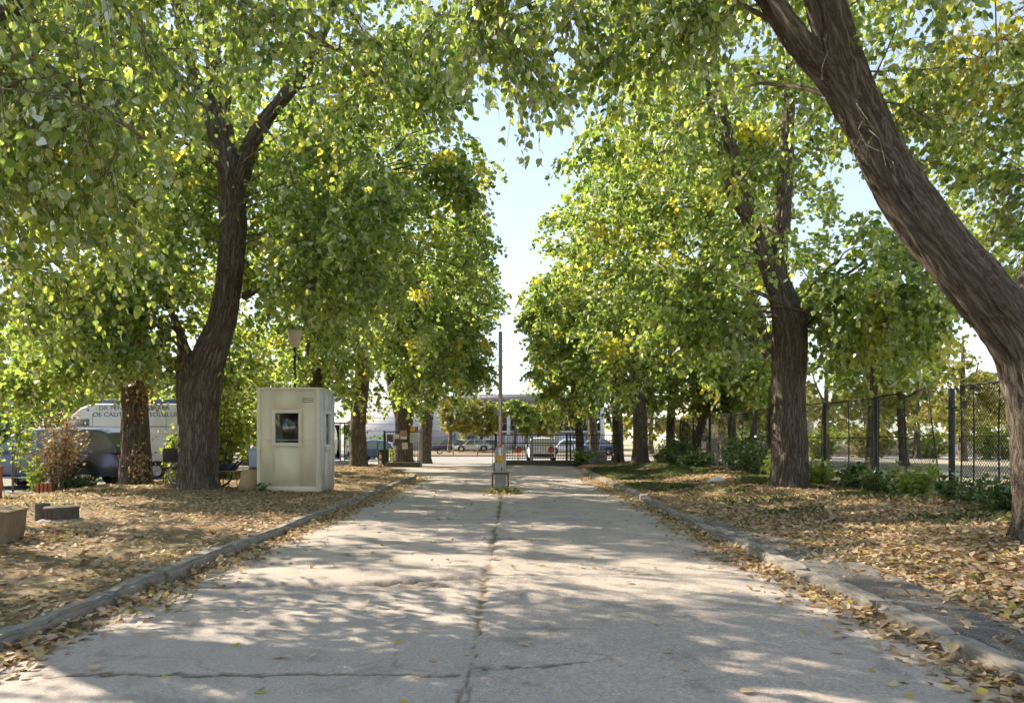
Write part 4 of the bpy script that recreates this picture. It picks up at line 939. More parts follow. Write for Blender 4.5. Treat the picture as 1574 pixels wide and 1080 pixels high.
# single leaves lying on the near asphalt
T, Fc = TPL['A']; rng = random.Random(9)
lm = [mesh_np('fallen_leaf', T * [1, 1, s], [Fc], M['litter'], rnd=[v, v]) for s, v in ((1.8, .97), (-1.2, .75), (1.0, .6), (2.4, .93), (-2, .8))]
spots = [(at(px, py, 1)[0] / (1) * 0, px, py) for px, py in [(367, 990), (434, 1011), (474, 1014), (408, 1064), (437, 1012), (664, 1015), (715, 1007), (618, 988), (617, 1078), (720, 945), (736, 985), (813, 997), (853, 1010), (940, 1035), (1018, 1003), (942, 934), (986, 930), (889, 886), (965, 897),
        (1053, 1034), (1229, 1052), (1232, 970), (1285, 982), (1391, 1051), (1448, 1048), (1372, 1058), (1400, 1071), (1280, 1004), (1123, 912), (1085, 873), (1470, 1062), (1340, 1030), (560, 930), (840, 1060), (1140, 1068), (300, 960), (250, 1040), (150, 1030), (1200, 930), (1010, 960)]]
for _, px, py in spots:
    Yd = F * CAM_H / (py - HY); Xd = (px - CX) * Yd / F
    o = link('fallen_leaf', rng.choice(lm), None, (Xd, Yd, .018)); s = rng.uniform(.06, .09); o.scale = (s, s, s); o.rotation_euler = (rng.uniform(-.2, .2), rng.uniform(-.2, .2), rng.uniform(0, 6.28))
    tag(o, 'single dry leaf lying apart on the open asphalt of the drive', 'leaf', 'single leaves on the asphalt')

def grass(name, label, x, y, seed, h=.13):
    rng = np.random.default_rng(seed); n = len(x); z = gz(x, y) - .01
    a = rng.uniform(0, 6.28, n); D = nrm(np.stack([np.cos(a) * .55, np.sin(a) * .55, np.ones(n)], -1)); Sd = np.stack([-np.sin(a), np.cos(a), 0 * a], -1)
    hh = h * rng.uniform(.5, 1.4, n)[:, None]; O = np.stack([x, y, z], -1); w = .0045
    V = np.stack([O - Sd * w, O + Sd * w, O + D * hh * .6 + Sd * w * .7, O + D * hh + np.stack([np.cos(a), np.sin(a), -.5 + 0 * a], -1) * hh * .35, O + D * hh * .6 - Sd * w * .7], 1)
    f = np.array([[0, 1, 2, 3, 4]]) + (np.arange(n) * 5)[:, None]
    tag(link(name, mesh_np(name, V.reshape(-1, 3), [f], M['grass'], rnd=rng.random(n))), label, 'grass', kind='stuff')
x, y = scatter(rg, 40000, 3.5, 8.4, 21, 37, lambda x, y: sm(.33, .55, noise2(x * .5, y * .4, 71))); grass('grass', 'patchy green grass behind the right kerb near the gate', x, y, 521, .12)
x, y = scatter(rg, 9000, 4.6, 9, 7, 22, lambda x, y: sm(.62, .74, noise2(x * .9, y * .9, 72))); grass('grass', 'few grass tufts poking through the leaf carpet', x, y, 522, .14)
x, y = scatter(rg, 7000, -14, -8, 15, 22, lambda x, y: sm(.55, .75, noise2(x * .7, y * .7, 75)) * .6); grass('grass', 'yellowed grass in the left verge before the parked car', x, y, 523, .08)
# ------------------------------------------------------------------ guard booth
def booth():
    x0, x1, y0, y1 = -6.64, -5.0, 20.0, 21.5; zb = .17; zt = 2.84; cx = (x0 + x1) / 2; cyy = (y0 + y1) / 2
    r = thing('guard_booth', (cx, cyy, 0), 'cream boarded guard booth standing on blocks beside the left kerb', 'booth')
    L = lambda *p: (p[0] - cx, p[1] - cyy, p[2])
    wx0, wx1, wz0, wz1 = -6.16, -5.55, 1.44, 2.22                          # front window opening
    def clad(axis, a0, a1, fixed, out, holes, mat, name):
        """boards laid on one face, cut round the window"""
        b = MB(); th = .022; q0, q1 = zb + .02, zt - .05; h0, h1, w0, w1 = holes[0]
        for (s, e, z0_, z1_) in ((a0, h0, q0, q1), (h1, a1, q0, q1), (h0, h1, q0, w0), (h0, h1, w1, q1)):
            if axis == 'x': b.box(L((s + e) / 2, fixed + out * th / 2, (z0_ + z1_) / 2), (e - s, th, z1_ - z0_))
            else: b.box(L(fixed + out * th / 2, (s + e) / 2, (z0_ + z1_) / 2), (th, e - s, z1_ - z0_))
        o = b.build(name, mat, r); return o
    # shell (hollow, so that the windows look into a room)
    b = MB(); t = .05
    for (s, e, q0, q1) in [(x0, wx0, zb, zt), (wx1, x1, zb, zt), (wx0, wx1, zb, wz0), (wx0, wx1, wz1, zt)]: b.box(L((s + e) / 2, y0 + t / 2, (q0 + q1) / 2), (e - s - .001, t, q1 - q0 - .001))
    sy0, sy1, sz0, sz1 = 20.42, 20.98, 1.40, 2.22
    for (s, e, q0, q1) in [(y0 + t, sy0, zb, zt), (sy1, y1, zb, zt), (sy0, sy1, zb, sz0), (sy0, sy1, sz1, zt)]: b.box(L(x1 - t / 2, (s + e) / 2, (q0 + q1) / 2), (t, e - s - .001, q1 - q0 - .001))
    for (s, e, q0, q1) in [(y0 + t, 20.45, zb, zt), (21.1, y1, zb, zt), (20.45, 21.1, zb, 1.3), (20.45, 21.1, 2.2, zt)]: b.box(L(x0 + t / 2, (s + e) / 2, (q0 + q1) / 2), (t, e - s - .001, q1 - q0 - .001))
    for (s, e, q0, q1) in [(x0 + t, -6.2, zb, zt), (-5.5, x1 - t, zb, zt), (-6.2, -5.5, zb, 1.3), (-6.2, -5.5, 2.2, zt)]: b.box(L((s + e) / 2, y1 - t / 2, (q0 + q1) / 2), (e - s - .001, t, q1 - q0 - .001))
    b.build('wall', M['cream'], r)
    clad('x', x0 + .08, x1 - .09, y0, -1, [(wx0 - .02, wx1 + .02, wz0 - .02, wz1 + .02)], M['cream_boards'], 'front_cladding')
    clad('y', y0 + .06, y1 - .05, x1, 1, [(sy0 - .02, sy1 + .02, sz0 - .02, sz1 + .02)], M['pale_boards'], 'side_cladding')
    b = MB(); b.box(L(cx, cyy, zt + .02), (x1 - x0 + .06, y1 - y0 + .06, .05), bev=.008); b.build('roof', M['cream'], r)
    b = MB(); b.box(L(cx, cyy, zb - .01), (x1 - x0 - .05, y1 - y0 - .05, .05)); b.build('floor_panel', M['wood'], r)
    for (xx, yy, w, mm) in [(x0 + .045, y0 - .014, .09, 'cream'), (x1 - .05, y0 - .014, .10, 'cream')]:
        b = MB(); b.box(L(xx, yy, (zb + zt) / 2), (w, .034, zt - zb - .004), bev=.005); b.build('corner_board', M[mm], r)
    for (yy, w) in [(y0 + .03, .07), (y1 - .03, .06)]:
        b = MB(); b.box(L(x1 + .014, yy, (zb + zt) / 2 - .004), (.034, w, zt - zb - .02), bev=.005); b.build('corner_board', M['white_board'], r)
    for zz, h in ((zb + .14, .012), (1.52, .012)):
        b = MB(); b.box(L(cx - .005, y0 - .026, zz), (x1 - x0 - .2, .012, h)); b.build('batten', M['cream'], r)
    b = MB(); b.box(L(cx, y0 - .03, zb + .07), (x1 - x0 - .2, .016, .13), bev=.004); b.build('skirting_board', M['cream'], r)
    def window(axis, a0, a1, q0, q1, fixed, out, mat):
        w = thing('window', (0, 0, 0), None, None); w.parent = r
        del_keys = [k for k in ('label', 'category') if k in w]
        fr = .085; b = MB(); c = fixed + out * .02
        def bx(aa, bb, z0_, z1_, th, off):
            if axis == 'x': b.box(L((aa + bb) / 2, c + out * off, (z0_ + z1_) / 2), (bb - aa, th, z1_ - z0_), bev=.006)
            else: b.box(L(c + out * off, (aa + bb) / 2, (z0_ + z1_) / 2), (th, bb - aa, z1_ - z0_), bev=.006)
        bx(a0 - fr, a1 + fr, q1 - .004, q1 + fr, .06, .004); bx(a0 - fr, a1 + fr, q0 - fr, q0 + .004, .06, .004); bx(a0 - fr, a0 + .002, q0 + .005, q1 - .005, .055, .003); bx(a1 - .002, a1 + fr, q0 + .005, q1 - .005, .055, .003)
        b.build('frame', M[mat], w)
        b = MB()
        if axis == 'x': b.box(L((a0 + a1) / 2, fixed + .02 * -out, (q0 + q1) / 2), (a1 - a0, .006, q1 - q0))
        else: b.box(L(fixed + .02 * -out, (a0 + a1) / 2, (q0 + q1) / 2), (.006, a1 - a0, q1 - q0))
        b.build('pane', M['glass'], w); return w
    window('x', wx0, wx1, wz0, wz1, y0, -1, 'frame_white')
    w = window('y', sy0, sy1, sz0, sz1, x1, 1, 'white'); b = MB(); b.box(L(x1 + .05, (sy0 + sy1) / 2, sz0 - .11), (.08, sy1 - sy0 + .2, .035), bev=.005); b.build('sill', M['white'], w)
    b = MB(); b.box(L(wx0 + .22, y0 + .5, 1.8), (.36, .02, .9)); b.build('curtain', M['fascia'], r)
    b = MB(); b.box(L(-5.62, y0 + .09, 1.52), (.06, .03, .14)); b.build('notice_card', M['paper'], r)
    for k in range(3):
        b = MB(); b.box(L(-5.31, y0 - .03, 2.60 - k * .045), (.30, .012, .014), rx=.3); b.build('vent_slat', M['fascia'], r)
    for (xx, yy) in [(-6.4, 20.2), (-5.45, 20.12), (-5.15, 20.2), (-5.2, 21.3), (-6.4, 21.3)]:
        b = MB(); b.box(L(xx, yy, .06), (.26, .2, .19), rz=.2 * xx, bev=.01); b.build('support_block', M['brick'] if xx > -5.6 and yy < 20.15 else M['concrete'], r)
    b = MB(); b.tube([L(x1 + .03, y1 - .25, 2.78), L(x1 + .14, y1 - .25, 2.76), L(x1 + .2, y1 - .25, 2.68)], .02, 8); b.box(L(x1 + .2, y1 - .25, 2.66), (.16, .12, .07), bev=.01); b.build('outside_lamp', M['grey_paint'], r)
booth()

# things left of the booth
b = MB(); b.prism([(-.33, 0), (.2, 0), (.16, .62), (-.2, .62)], 0, .02, 'XZ'); o = b.build('plywood_sheet', M['wood'], None, (-6.86, 20.05, .13)); o.rotation_euler = (-.12, 0, .12); tag(o, 'plywood sheet leaning at the left side of the booth', 'board')
r = thing('plastic_bin', (-6.85, 20.75, .15), 'pale blue plastic bin on a dark base behind the plywood sheet', 'bin')
b = MB(); b.box((0, 0, .31), (.42, .42, .62), taper=.96, bev=.01); b.build('base', M['board_dark'], r)
b = MB(); b.box((0, 0, .87), (.40, .40, .48), taper=1.06, bev=.03); b.build('body', M['blue_bin'], r); b = MB(); b.box((0, 0, 1.13), (.45, .45, .035), bev=.012); b.build('lid', M['blue_bin'], r)

def metal_stool():
    x, y = -7.62, 20.75; r = thing('metal_stool', (x, y, z1(x, y)), 'thin legged metal stool with dark bundle right of the forked linden', 'stool')
    b = MB(); b.box((0, 0, .45), (.52, .36, .03), bev=.01); b.build('seat', M['wood'], r)
    for sx in (-1, 1):
        for sy in (-1, 1):
            b = MB(); b.tube([(sx * .2, sy * .13, .44), (sx * .26, sy * .17, 0)], .012, 6); b.build('leg', M['rust'], r)
    jk = MB(); rng = np.random.default_rng(3); a = np.linspace(0, 2 * math.pi, 22, endpoint=False); rings = []
    for t, rr in ((0, .2), (.05, .23), (.1, .2), (.15, .12), (.17, .03)): rings.append(np.stack([np.cos(a) * rr * 1.1, np.sin(a) * rr * .6, .466 + t + .02 * np.sin(a * 3 + t * 30)], -1) + rng.normal(size=(22, 3)) * .006)
    o = jk.loft(rings).build('folded_jacket', M['cloth'], None, (x - .05, y, z1(x, y)), smooth=True); tag(o, 'dark folded jacket lying on the thin legged stool', 'jacket')
    for k, dx in enumerate((.09, .19)):
        sh = MB(); rings = []
        for u in np.linspace(0, 1, 9):
            w = .045 * (1 - .55 * (2 * u - .9) ** 2) + .008; h = .05 + .06 * (1 - u) ** 2 if u < .5 else .06 - .03 * (u - .5)
            aa = np.linspace(0, 2 * math.pi, 12, endpoint=False); rings.append(np.stack([np.full(12, u * .27), np.cos(aa) * w, h / 2 + np.sin(aa) * h / 2], -1))
        o = sh.loft(rings).build('shoe', M['black'], None, (x + dx, y - .1 + .03 * k, z1(x, y) + .467), .6 + .2 * k, smooth=True); o.rotation_euler = (0, -.9, .4 + .3 * k); o.location.z += .02
        tag(o, ('worn dark shoe tipped up at the right end of the stool', 'second dark shoe beside the jacket on the stool')[k], 'shoe')
metal_stool()

def bicycle():
    y = 20.95; xa, xb = -9.05, -7.98; R0 = .34; zg = z1(-8.9, y) + R0
    r = thing('bicycle', ((xa + xb) / 2, y, zg - R0), 'old bicycle parked behind the forked linden trunk', 'bicycle')
    ox, oz = (xa + xb) / 2, R0; P = lambda x, z, dy=0: (x - ox, dy, z)
    for xc in (xa, xb):
        a = np.linspace(0, 2 * math.pi, 33); w = link('wheel', None, r); b = MB()
        b.tube(np.stack([xc - ox + np.cos(a) * R0, 0 * a, oz + np.sin(a) * R0], -1), .02, 8, False); b.build('tyre', M['chamber'], w, smooth=True)
        b = MB(); b.tube(np.stack([xc - ox + np.cos(a) * (R0 - .028), 0 * a, oz + np.sin(a) * (R0 - .028)], -1), .011, 6, False); b.build('rim', M['chrome'], w)
        for k in range(16):
            t = k * math.pi / 8; b = MB(); b.tube([(xc - ox, .02 * (-1) ** k, oz), (xc - ox + math.cos(t) * (R0 - .03), 0, oz + math.sin(t) * (R0 - .03))], .0016, 3, False); b.build('spoke', M['chrome'], w, fixn=False)
        b = MB(); b.tube([(xc - ox, -.05, oz), (xc - ox, .05, oz)], .025, 10); b.build('hub', M['rust'], w)
    b = MB(); bbk = (xa + xb) / 2 + .08; seat = (bbk + .14, .82); head = (xa + .2, .78); hb = (xa + .16, .62)
    for p, q in (((bbk, .28), (seat[0], seat[1] - .1)), ((bbk, .28), hb), ((seat[0] - .02, .68), head), ((bbk, .28), (xb, R0)), ((seat[0] - .03, .66), (xb, R0)), (hb, head)):
        b.tube([P(*p), P(*q)], .016, 8)
    b.build('frame', M['red'], r)
    b = MB(); b.tube([P(*hb), P(xa + .06, .5), P(xa, R0)], .013, 8); b.build('fork', M['black'], r)
    b = MB(); b.tube([P(*head), P(head[0] + .02, .95), P(head[0] + .0, 1.0)], .013, 8); b.tube([P(head[0] - .08, 1.04, -.28), P(head[0], 1.0, -.1), P(head[0], 1.0, .1), P(head[0] - .08, 1.04, .28)], .012, 8); b.build('handlebar', M['black'], r)
    b = MB(); b.box(P(seat[0], .86), (.26, .13, .06), taper=.8, bev=.02); b.build('saddle', M['black'], r)
    b = MB(); b.lathe([(.0, -.004), (.09, -.004), (.09, .004), (0, .004)], P(bbk, .28, -.05), 20, 'Y'); b.tube([P(bbk, .28, -.07), P(bbk + .1, .16, -.07)], .01, 6); b.box(P(bbk + .1, .15, -.1), (.09, .08, .02)); b.build('crank', M['rust'], r)
bicycle()

x, y = -9.75, 21.9; r = thing('chair', (x, y, z1(x, y)), 'black backed chair standing between the two left lindens', 'chair', rz=.25)
b = MB(); b.box((0, 0, .82), (.40, .03, .40), rx=.12, bev=.015); b.build('backrest', M['black'], r)
b = MB(); b.box((0, .2, .46), (.42, .40, .05), bev=.015); b.build('seat', M['black'], r)
for sx in (-.17, .17):
    b = MB(); b.tube([(sx, .02, .75), (sx, .03, .46), (sx * 1.1, -.03, 0)], .012, 6); b.build('leg', M['rust'], r)
    b = MB(); b.tube([(sx, .37, .44), (sx * 1.1, .42, 0)], .012, 6); b.build('leg', M['rust'], r)

# bricks at the foot of the dry shrub
for k in range(4):
    xx = -13.13 + k * .105; yy = 21.35
    b = MB(); b.box((0, 0, .15), (.085, .2, .30), bev=.008); o = b.build('brick', M['brick'], None, (xx, yy, z1(xx, yy) - .02), (k - 1.5) * .12)
    tag(o, ('leftmost', 'second from the left', 'third from the left', 'rightmost')[k] + ' of four upright terracotta bricks under the dry shrub', 'brick', 'terracotta bricks under the dry shrub')
# manhole chamber with pipe stub, on a mortar skirt
Yc = 13.3; xc = (95 - CX) * Yc / F; zc = z1(xc, Yc)
r = thing('manhole_chamber', (xc, Yc, zc), 'squat ribbed grey brown manhole chamber standing out of the left verge', 'manhole')
b = MB(); b.lathe([(.62, -.06), (.52, .02), (.40, .07), (.37, .07)], seg=28); b.build('mortar_skirt', M['mortar'], r, smooth=True)
r.scale = (.74, .74, .74)
b = MB(); b.lathe([(.335, .03), (.335, .30), (.30, .30)], seg=32); b.build('ring', M['chamber'], r, smooth=True)
b = MB(); b.lathe([(.0, .355), (.36, .35), (.375, .335), (.375, .30), (.33, .295)], seg=32); b.build('lid', M['chamber'], r, smooth=True)
for k in range(18):
    a = k * math.pi / 9; b = MB(); b.box((.345 * math.cos(a), .345 * math.sin(a), .18), (.03, .022, .23), rz=a, bev=.004); b.build('rib', M['chamber'], r)
for zz in (.12, .2): b = MB(); b.lathe([(.333, zz - .012), (.347, zz - .008), (.347, zz + .008), (.333, zz + .012)], seg=32); b.build('band', M['chamber'], r)
xp = (60 - CX) * Yc / F; b = MB(); b.lathe([(.12, -.05), (.12, .30), (.10, .30), (.10, .02), (0, .02)], seg=24); tag(b.build('pipe_stub', M['chamber'], None, (xp, Yc + .1, zc), smooth=True), 'short dark pipe stub left of the ribbed manhole chamber', 'pipe')
# rusted box at the left edge
Yb = 10.6; xb = (-14 - CX) * Yb / F
r = thing('rusted_box', (xb, Yb, z1(xb, Yb)), 'rusted sheet metal box cut off by the left edge of the view', 'box', rz=.15)
b = MB(); b.box((0, 0, .19), (.62, .5, .50), taper=1.12, bev=.012); b.build('body', M['rusty_box'], r); b = MB(); b.box((0, 0, .452), (.72, .58, .03), rx=.02, ry=.08, bev=.008); b.build('lid', M['rusty_box'], r)
Yb = 17.5; xb = (-4 - CX) * Yb / F; b = MB(); b.tube([(0, 0, 0), (0.02, 0, .75)], .09, 12); tag(b.build('rusty_post', M['brick'], None, (xb, Yb, z1(xb, Yb))), 'short rust red post at the left edge beside the parked car', 'post')
x, y = -13.95, 21.3
def crumpled(name, label, c, s, seed, mat='bag', cat='bag'):
    rng = np.random.default_rng(seed); bm = bmesh.new(); bmesh.ops.create_icosphere(bm, subdivisions=3, radius=1)
    for v in bm.verts:
        p = np.array(v.co); k = .75 + .5 * noise3(p * 2.2 + seed, seed) + .25 * (noise3(p * 6, seed) - .5); v.co = Vector((p[0] * s[0] * k, p[1] * s[1] * k, max(-.3, p[2]) * s[2] * k))
    me = bpy.data.meshes.new(name); bm.to_mesh(me); bm.free(); me.materials.append(M[mat]); o = link(name, me, None, (c[0], c[1], z1(*c) + s[2] * .3)); tag(o, label, cat); return o
crumpled('plastic_bag', 'crumpled white plastic bag before the terracotta bricks', (-14.3, 20.9), (.32, .2, .12), 3)
o = crumpled('plastic_bag', 'white plastic bag lying on the right verge left of the stout linden', (6.05, 22.8), (.27, .16, .13), 5); o.rotation_euler = (0, -.25, .4)
crumpled('stone', 'small dark stone on the leaf carpet of the right bank', (5.1, 11.2), (.07, .06, .06), 9, 'rubber', 'stone')
# fallen stick at the foot of the forked tree
b = MB(); p0 = at(268, 762, 19.5); P_ = [(-8.55, 19.3, .19), (-8.2, 19.4, .30), (-7.9, 19.5, .33), (-7.5, 19.62, .30)]; b.tube(smooth_path(P_, 10), np.linspace(.02, .008, 10), 6); b.tube(smooth_path([(-8.2, 19.4, .3), (-8.0, 19.25, .25), (-7.7, 19.2, .16)], 7), np.linspace(.014, .005, 7), 6)
tag(b.build('dead_branch', M['twig'], smooth=True), 'bare dead branch lying at the foot of the forked linden', 'branch')

# ------------------------------------------------------------------ barrier
def barrier():
    x, y = -.34, 22.6; r = thing('road_barrier', (x, y, 0), 'grey barrier box with raised boom standing in the middle of the drive', 'barrier')
    W = .345; rings = []
    for z, w, d in ((.0, W, .34), (.2, W, .34), (.9, W * .96, .33), (1.16, W * .95, .32), (1.27, W * .86, .28), (1.325, W * .62, .2), (1.335, W * .3, .1)):
        rings.append([(sx * w / 2 * kx, sy * d / 2 * ky, z) for sx, sy, kx, ky in ((-1, -1, .9, 1), (1, -1, .9, 1), (1, -1, 1, .88), (1, 1, 1, .88), (1, 1, .9, 1), (-1, 1, .9, 1), (-1, 1, 1, .88), (-1, -1, 1, .88))])
    b = MB(); b.loft(rings); b.build('cabinet', M['grey_paint'], r, smooth=True)
    b = MB(); b.box((0, -.176, .62), (.23, .012, .66), bev=.004); b.build('door', M['grey_paint'], r)
    b = MB(); b.box((.035, -.188, .67), (.03, .02, .09), bev=.004); b.build('lock', M['black'], r)
    b = MB(); b.box((-.185, -.02, .72), (.03, .1, .26), bev=.006); b.build('control_box', M['board_dark'], r)
    b = MB(); b.lathe([(0, -.05), (.10, -.05), (.115, -.035), (.115, 0), (0, 0)], (.0, -.19, .97), 28, 'Y'); b.build('pivot_disc', M['yellow'], r, smooth=True)
    b = MB(); b.box((0, -.275, .97), (.1, .03, .18), bev=.006); b.build('pivot_clamp', M['yellow'], r)
    bands = [(1.06, 1.3, 'white'), (1.3, 1.75, 'red'), (1.75, 2.1, 'boom'), (2.1, 2.45, 'boom'), (2.45, 4.63, 'boom')]
    for (q0, q1, m) in bands:
        b = MB(); b.box((.004, -.262, (q0 + q1) / 2), (.112, .045, q1 - q0 - .001), bev=.006); b.build('boom_section', M[m], r)
    b = MB(); b.box((.03, -.285, 1.95), (.018, .008, 1.7)); b.build('boom_stripe', M['red'], r); b = MB(); b.box((-.008, -.285, 2.0), (.022, .008, 1.5)); b.build('boom_stripe', M['white'], r)
    b = MB(); b.box((.004, -.262, 4.645), (.105, .05, .04), bev=.01); b.build('boom_cap', M['rust'], r)
    for sx in (-1, 1):
        b = MB(); b.box((sx * .225, -.3, .26), (.045, .045, .56), bev=.005); b.build('guard_post', M['rust'], r)
    b = MB(); b.box((0, -.3, .54), (.49, .05, .05), bev=.005); b.build('guard_rail', M['rust'], r)
    for sx in (-1, 1):
        b = MB(); b.box((sx * .225, 0, .54), (.04, .55, .04), bev=.005); b.build('guard_rail', M['rust'], r)
    b = MB(); b.box((0, 0, .012), (.62, .7, .05), bev=.01); b.build('footing', M['concrete'], r)
barrier()
rng = np.random.default_rng(31)
def tuft(label, x, y, rad, n, h, seed):
    rng = np.random.default_rng(seed); xx = x + rng.normal(size=n) * rad * .5; yy = y + rng.normal(size=n) * rad * .5; a = rng.uniform(0, 6.28, n)
    D = nrm(np.stack([np.cos(a) * .8, np.sin(a) * .8, .5 + rng.random(n)], -1)); N = rand_dirs(rng, n)
    o = link('weed', leaf_mesh('weed', np.stack([xx, yy, 0 * xx + .015], -1), D, N, h * rng.uniform(.5, 1.2, n), M['leaf_yellow'] if seed % 2 else M['grass'], 'B', rng=rng)); tag(o, label, 'weed'); return o
tuft('dry weeds growing at the foot of the barrier box', -.3, 22.0, .42, 150, .16, 551)
litter('leaf_litter', 'dead leaves gathered around the barrier foot', -.25 + rng.normal(size=350) * .33, 21.9 + rng.normal(size=350) * .5, 552, .07, .03, zf=.012)

# ------------------------------------------------------------------ lamp post behind the booth
x, y = (453 - CX) * 21.95 / F, 21.95
r = thing('street_lamp', (x, y, z1(x, y)), 'green lamp post with cream bell shaped bowl above the booth', 'lamp')
b = MB(); b.tube([(0, 0, 0), (0, 0, 2), (0, 0, 4.02)], [.05, .045, .035], 12); b.build('pole', M['dark_green'], r, smooth=True)
b = MB(); b.lathe([(.0, 4.02), (.13, 4.02), (.16, 4.16), (.205, 4.38), (.205, 4.42), (.0, 4.44)], seg=28); b.build('bowl', M['lamp'], r, smooth=True)
b = MB(); b.lathe([(.05, 3.95), (.135, 3.99), (.14, 4.03), (.0, 4.03)], seg=24); b.build('collar', M['lamp'], r, smooth=True)
b = MB(); b.lathe([(.0, 4.48), (.18, 4.455), (.22, 4.435), (.22, 4.415), (.0, 4.415)], seg=28); b.build('cap', M['grey_paint'], r, smooth=True)

# ------------------------------------------------------------------ vehicles
def interp(f, pts): return float(np.interp(f, [p[0] for p in pts], [p[1] for p in pts]))
M['car_glass'] = paint('car_window_glass', (.16, .19, .20), .06, 0, .03, spec=1.0)
M['lamp_red'] = paint('red_lamp_glass', (.42, .03, .025), .15, 0, .03, spec=.8)
M['lamp_white'] = paint('clear_lamp_glass', (.75, .75, .72), .1, 0, .03, spec=.8)
def car(name, label, loc, rz, L, W, H, mat, cat='car', belt=.56, hood=.26, wind=(.30, .43, .74, .93), zb=.26, wr=.34, detail=True, group=None, boxy=0.0, mid=None):
    """front points to local -x"""
    mid = mid or (wind[1] + wind[2]) / 2 - .02
    r = thing(name, loc, label, cat, group, rz); zbelt = H * belt; w = W / 2
    top = [(0, zbelt * .62), (.025, zbelt * .74), (hood * .5, zbelt * .9), (hood, zbelt * .97), (.5, zbelt), (.93, zbelt * 1.01), (.985, zbelt * .95), (1, zbelt * .75)]
    wid = [(0, .74), (.03, .88), (.12, .97), (.3, 1), (.8, 1), (.95, .96), (1, .88)]
    bot = [(0, zb + .1), (.05, zb), (.95, zb), (1, zb + .12)]
    fs = np.concatenate([[0, .012, .03, .06], np.linspace(.1, .9, 17), [.94, .97, .988, 1]]); rings = []
    for f in fs:
        zt, ww, zl = interp(f, top), w * interp(f, wid), interp(f, bot); x = (f - .5) * L; h = zt - zl
        half = [(ww * .90, zl), (ww * .975, zl + h * .12), (ww, zl + h * .45), (ww * .985, zl + h * .8), (ww * .95, zt - .03), (ww * .86, zt)]
        rings.append([(x, p, q) for p, q in half] + [(x, -p, q) for p, q in half[::-1]])
    b = MB(); b.loft(rings); body = b.build('body', M[mat], r, smooth=True)
    a0, a1, a2, a3 = wind; rings = []
    roof = [(a0, zbelt * .98), (a0 + (a1 - a0) * .5, zbelt + (H - zbelt) * .56), (a1, H * .975), ((a1 + a2) / 2, H), (a2, H * .985), (a2 + (a3 - a2) * .55, zbelt + (H - zbelt) * (.62 + .3 * boxy)), (a3, zbelt * .99)]
    for f in np.unique(np.concatenate([np.linspace(a0, a3, 26)])):
        zt = interp(f, roof); k = (zt - zbelt * .98) / max(H - zbelt, .01); x = (f - .5) * L; wb = w * .93; wt = wb - w * .17 * max(k, 0)
        half = [(wb, zbelt * .97), (wb - (wb - wt) * .5, zbelt * .97 + (zt - zbelt * .97) * .5), (wt, zt - .05 * max(k, .02)), (wt - .07, zt - .01 * k), (wt * .5, zt + .012 * k)]
        rings.append([(x, p, q) for p, q in half] + [(x, -p, q) for p, q in half[::-1]])
    b = MB(); b.loft(rings); b.build('roof', M[mat], r, smooth=True)
    # windows: panels a hair proud of the cabin sides
    def gl(f): return interp(f, roof)
    for s in (-1, 1):
        for (f0, f1) in ((a0 + .045, mid - .012), (mid + .012, a2 - .05 if boxy else a2 + (a3 - a2) * .22), (a2 - .03 if boxy else a2 + (a3 - a2) * .30, a2 + (a3 - a2) * .74)):
            pts = []; ff = np.linspace(f0, f1, 7)
            z_ = [zbelt * 1.035] * 7; zt_ = [max(zbelt * 1.05, gl(f) - .11 * (1 if gl(f) > zbelt + .25 else .5)) for f in ff]
            def yy(f, z): k = np.clip((z - zbelt * .97) / max(gl(f) - zbelt * .97, .01), 0, 1); kk = (gl(f) - zbelt * .98) / (H - zbelt); return w * .93 - w * .17 * max(kk, 0) * k + .006
            V = [((f - .5) * L, s * yy(f, z), z) for f, z in zip(ff, z_)] + [((f - .5) * L, s * yy(f, z), z) for f, z in zip(ff, zt_)]
            b = MB(); b.add(V, [[[i, i + 1, i + 8, i + 7] for i in range(6)]]); b.build('side_window', M['car_glass'], r, fixn=False)
    b = MB(); V = []
    for f in (a0 + .012, a1 - .012):
        zt = gl(f) + .012; k = (zt - zbelt) / (H - zbelt); ww = w * .93 - w * .17 * k - .1; V += [((f - .5) * L - .01, -ww, zt), ((f - .5) * L - .01, ww, zt)]
    b.add(V, [[[0, 1, 3, 2]]]); b.build('windscreen', M['car_glass'], r, fixn=False)
    b = MB(); V = []
    for f in (a2 + (a3 - a2) * .25, a3 - (a3 - a2) * .12):
        zt = gl(f); k = (zt - zbelt) / (H - zbelt); ww = w * .93 - w * .17 * k - .1; V += [((f - .5) * L + .02, -ww, zt), ((f - .5) * L + .02, ww, zt)]
    b.add(V, [[[0, 1, 3, 2]]]); b.build('rear_window', M['car_glass'], r, fixn=False)
    for f in (.185, .79):
        for s in (-1, 1):
            x = (f - .5) * L; wl_ = link('wheel', None, r)
            b = MB(); b.lathe([(wr * .62, -.11), (wr * .95, -.11), (wr, -.08), (wr, .08), (wr * .95, .11), (wr * .62, .11)], (x, s * (w - .09), wr), 26, 'Y'); b.build('tyre', M['rubber'], wl_, smooth=True)
            b = MB(); b.lathe([(0, .05), (wr * .2, .06), (wr * .6, .02), (wr * .64, .1), (wr * .64, -.1), (0, -.1)], (x, s * (w - .09), wr), 20, 'Y')
            rim = b.build('rim', M['chrome'], wl_, smooth=True)
            b = MB(); b.lathe([(wr * 1.02, -.02), (wr * 1.2, -.02), (wr * 1.2, .012), (wr * 1.02, .012)], (x, s * (w + .002), wr + .01), 28, 'Y'); b.build('wheel_arch', M['black'], r, smooth=True)
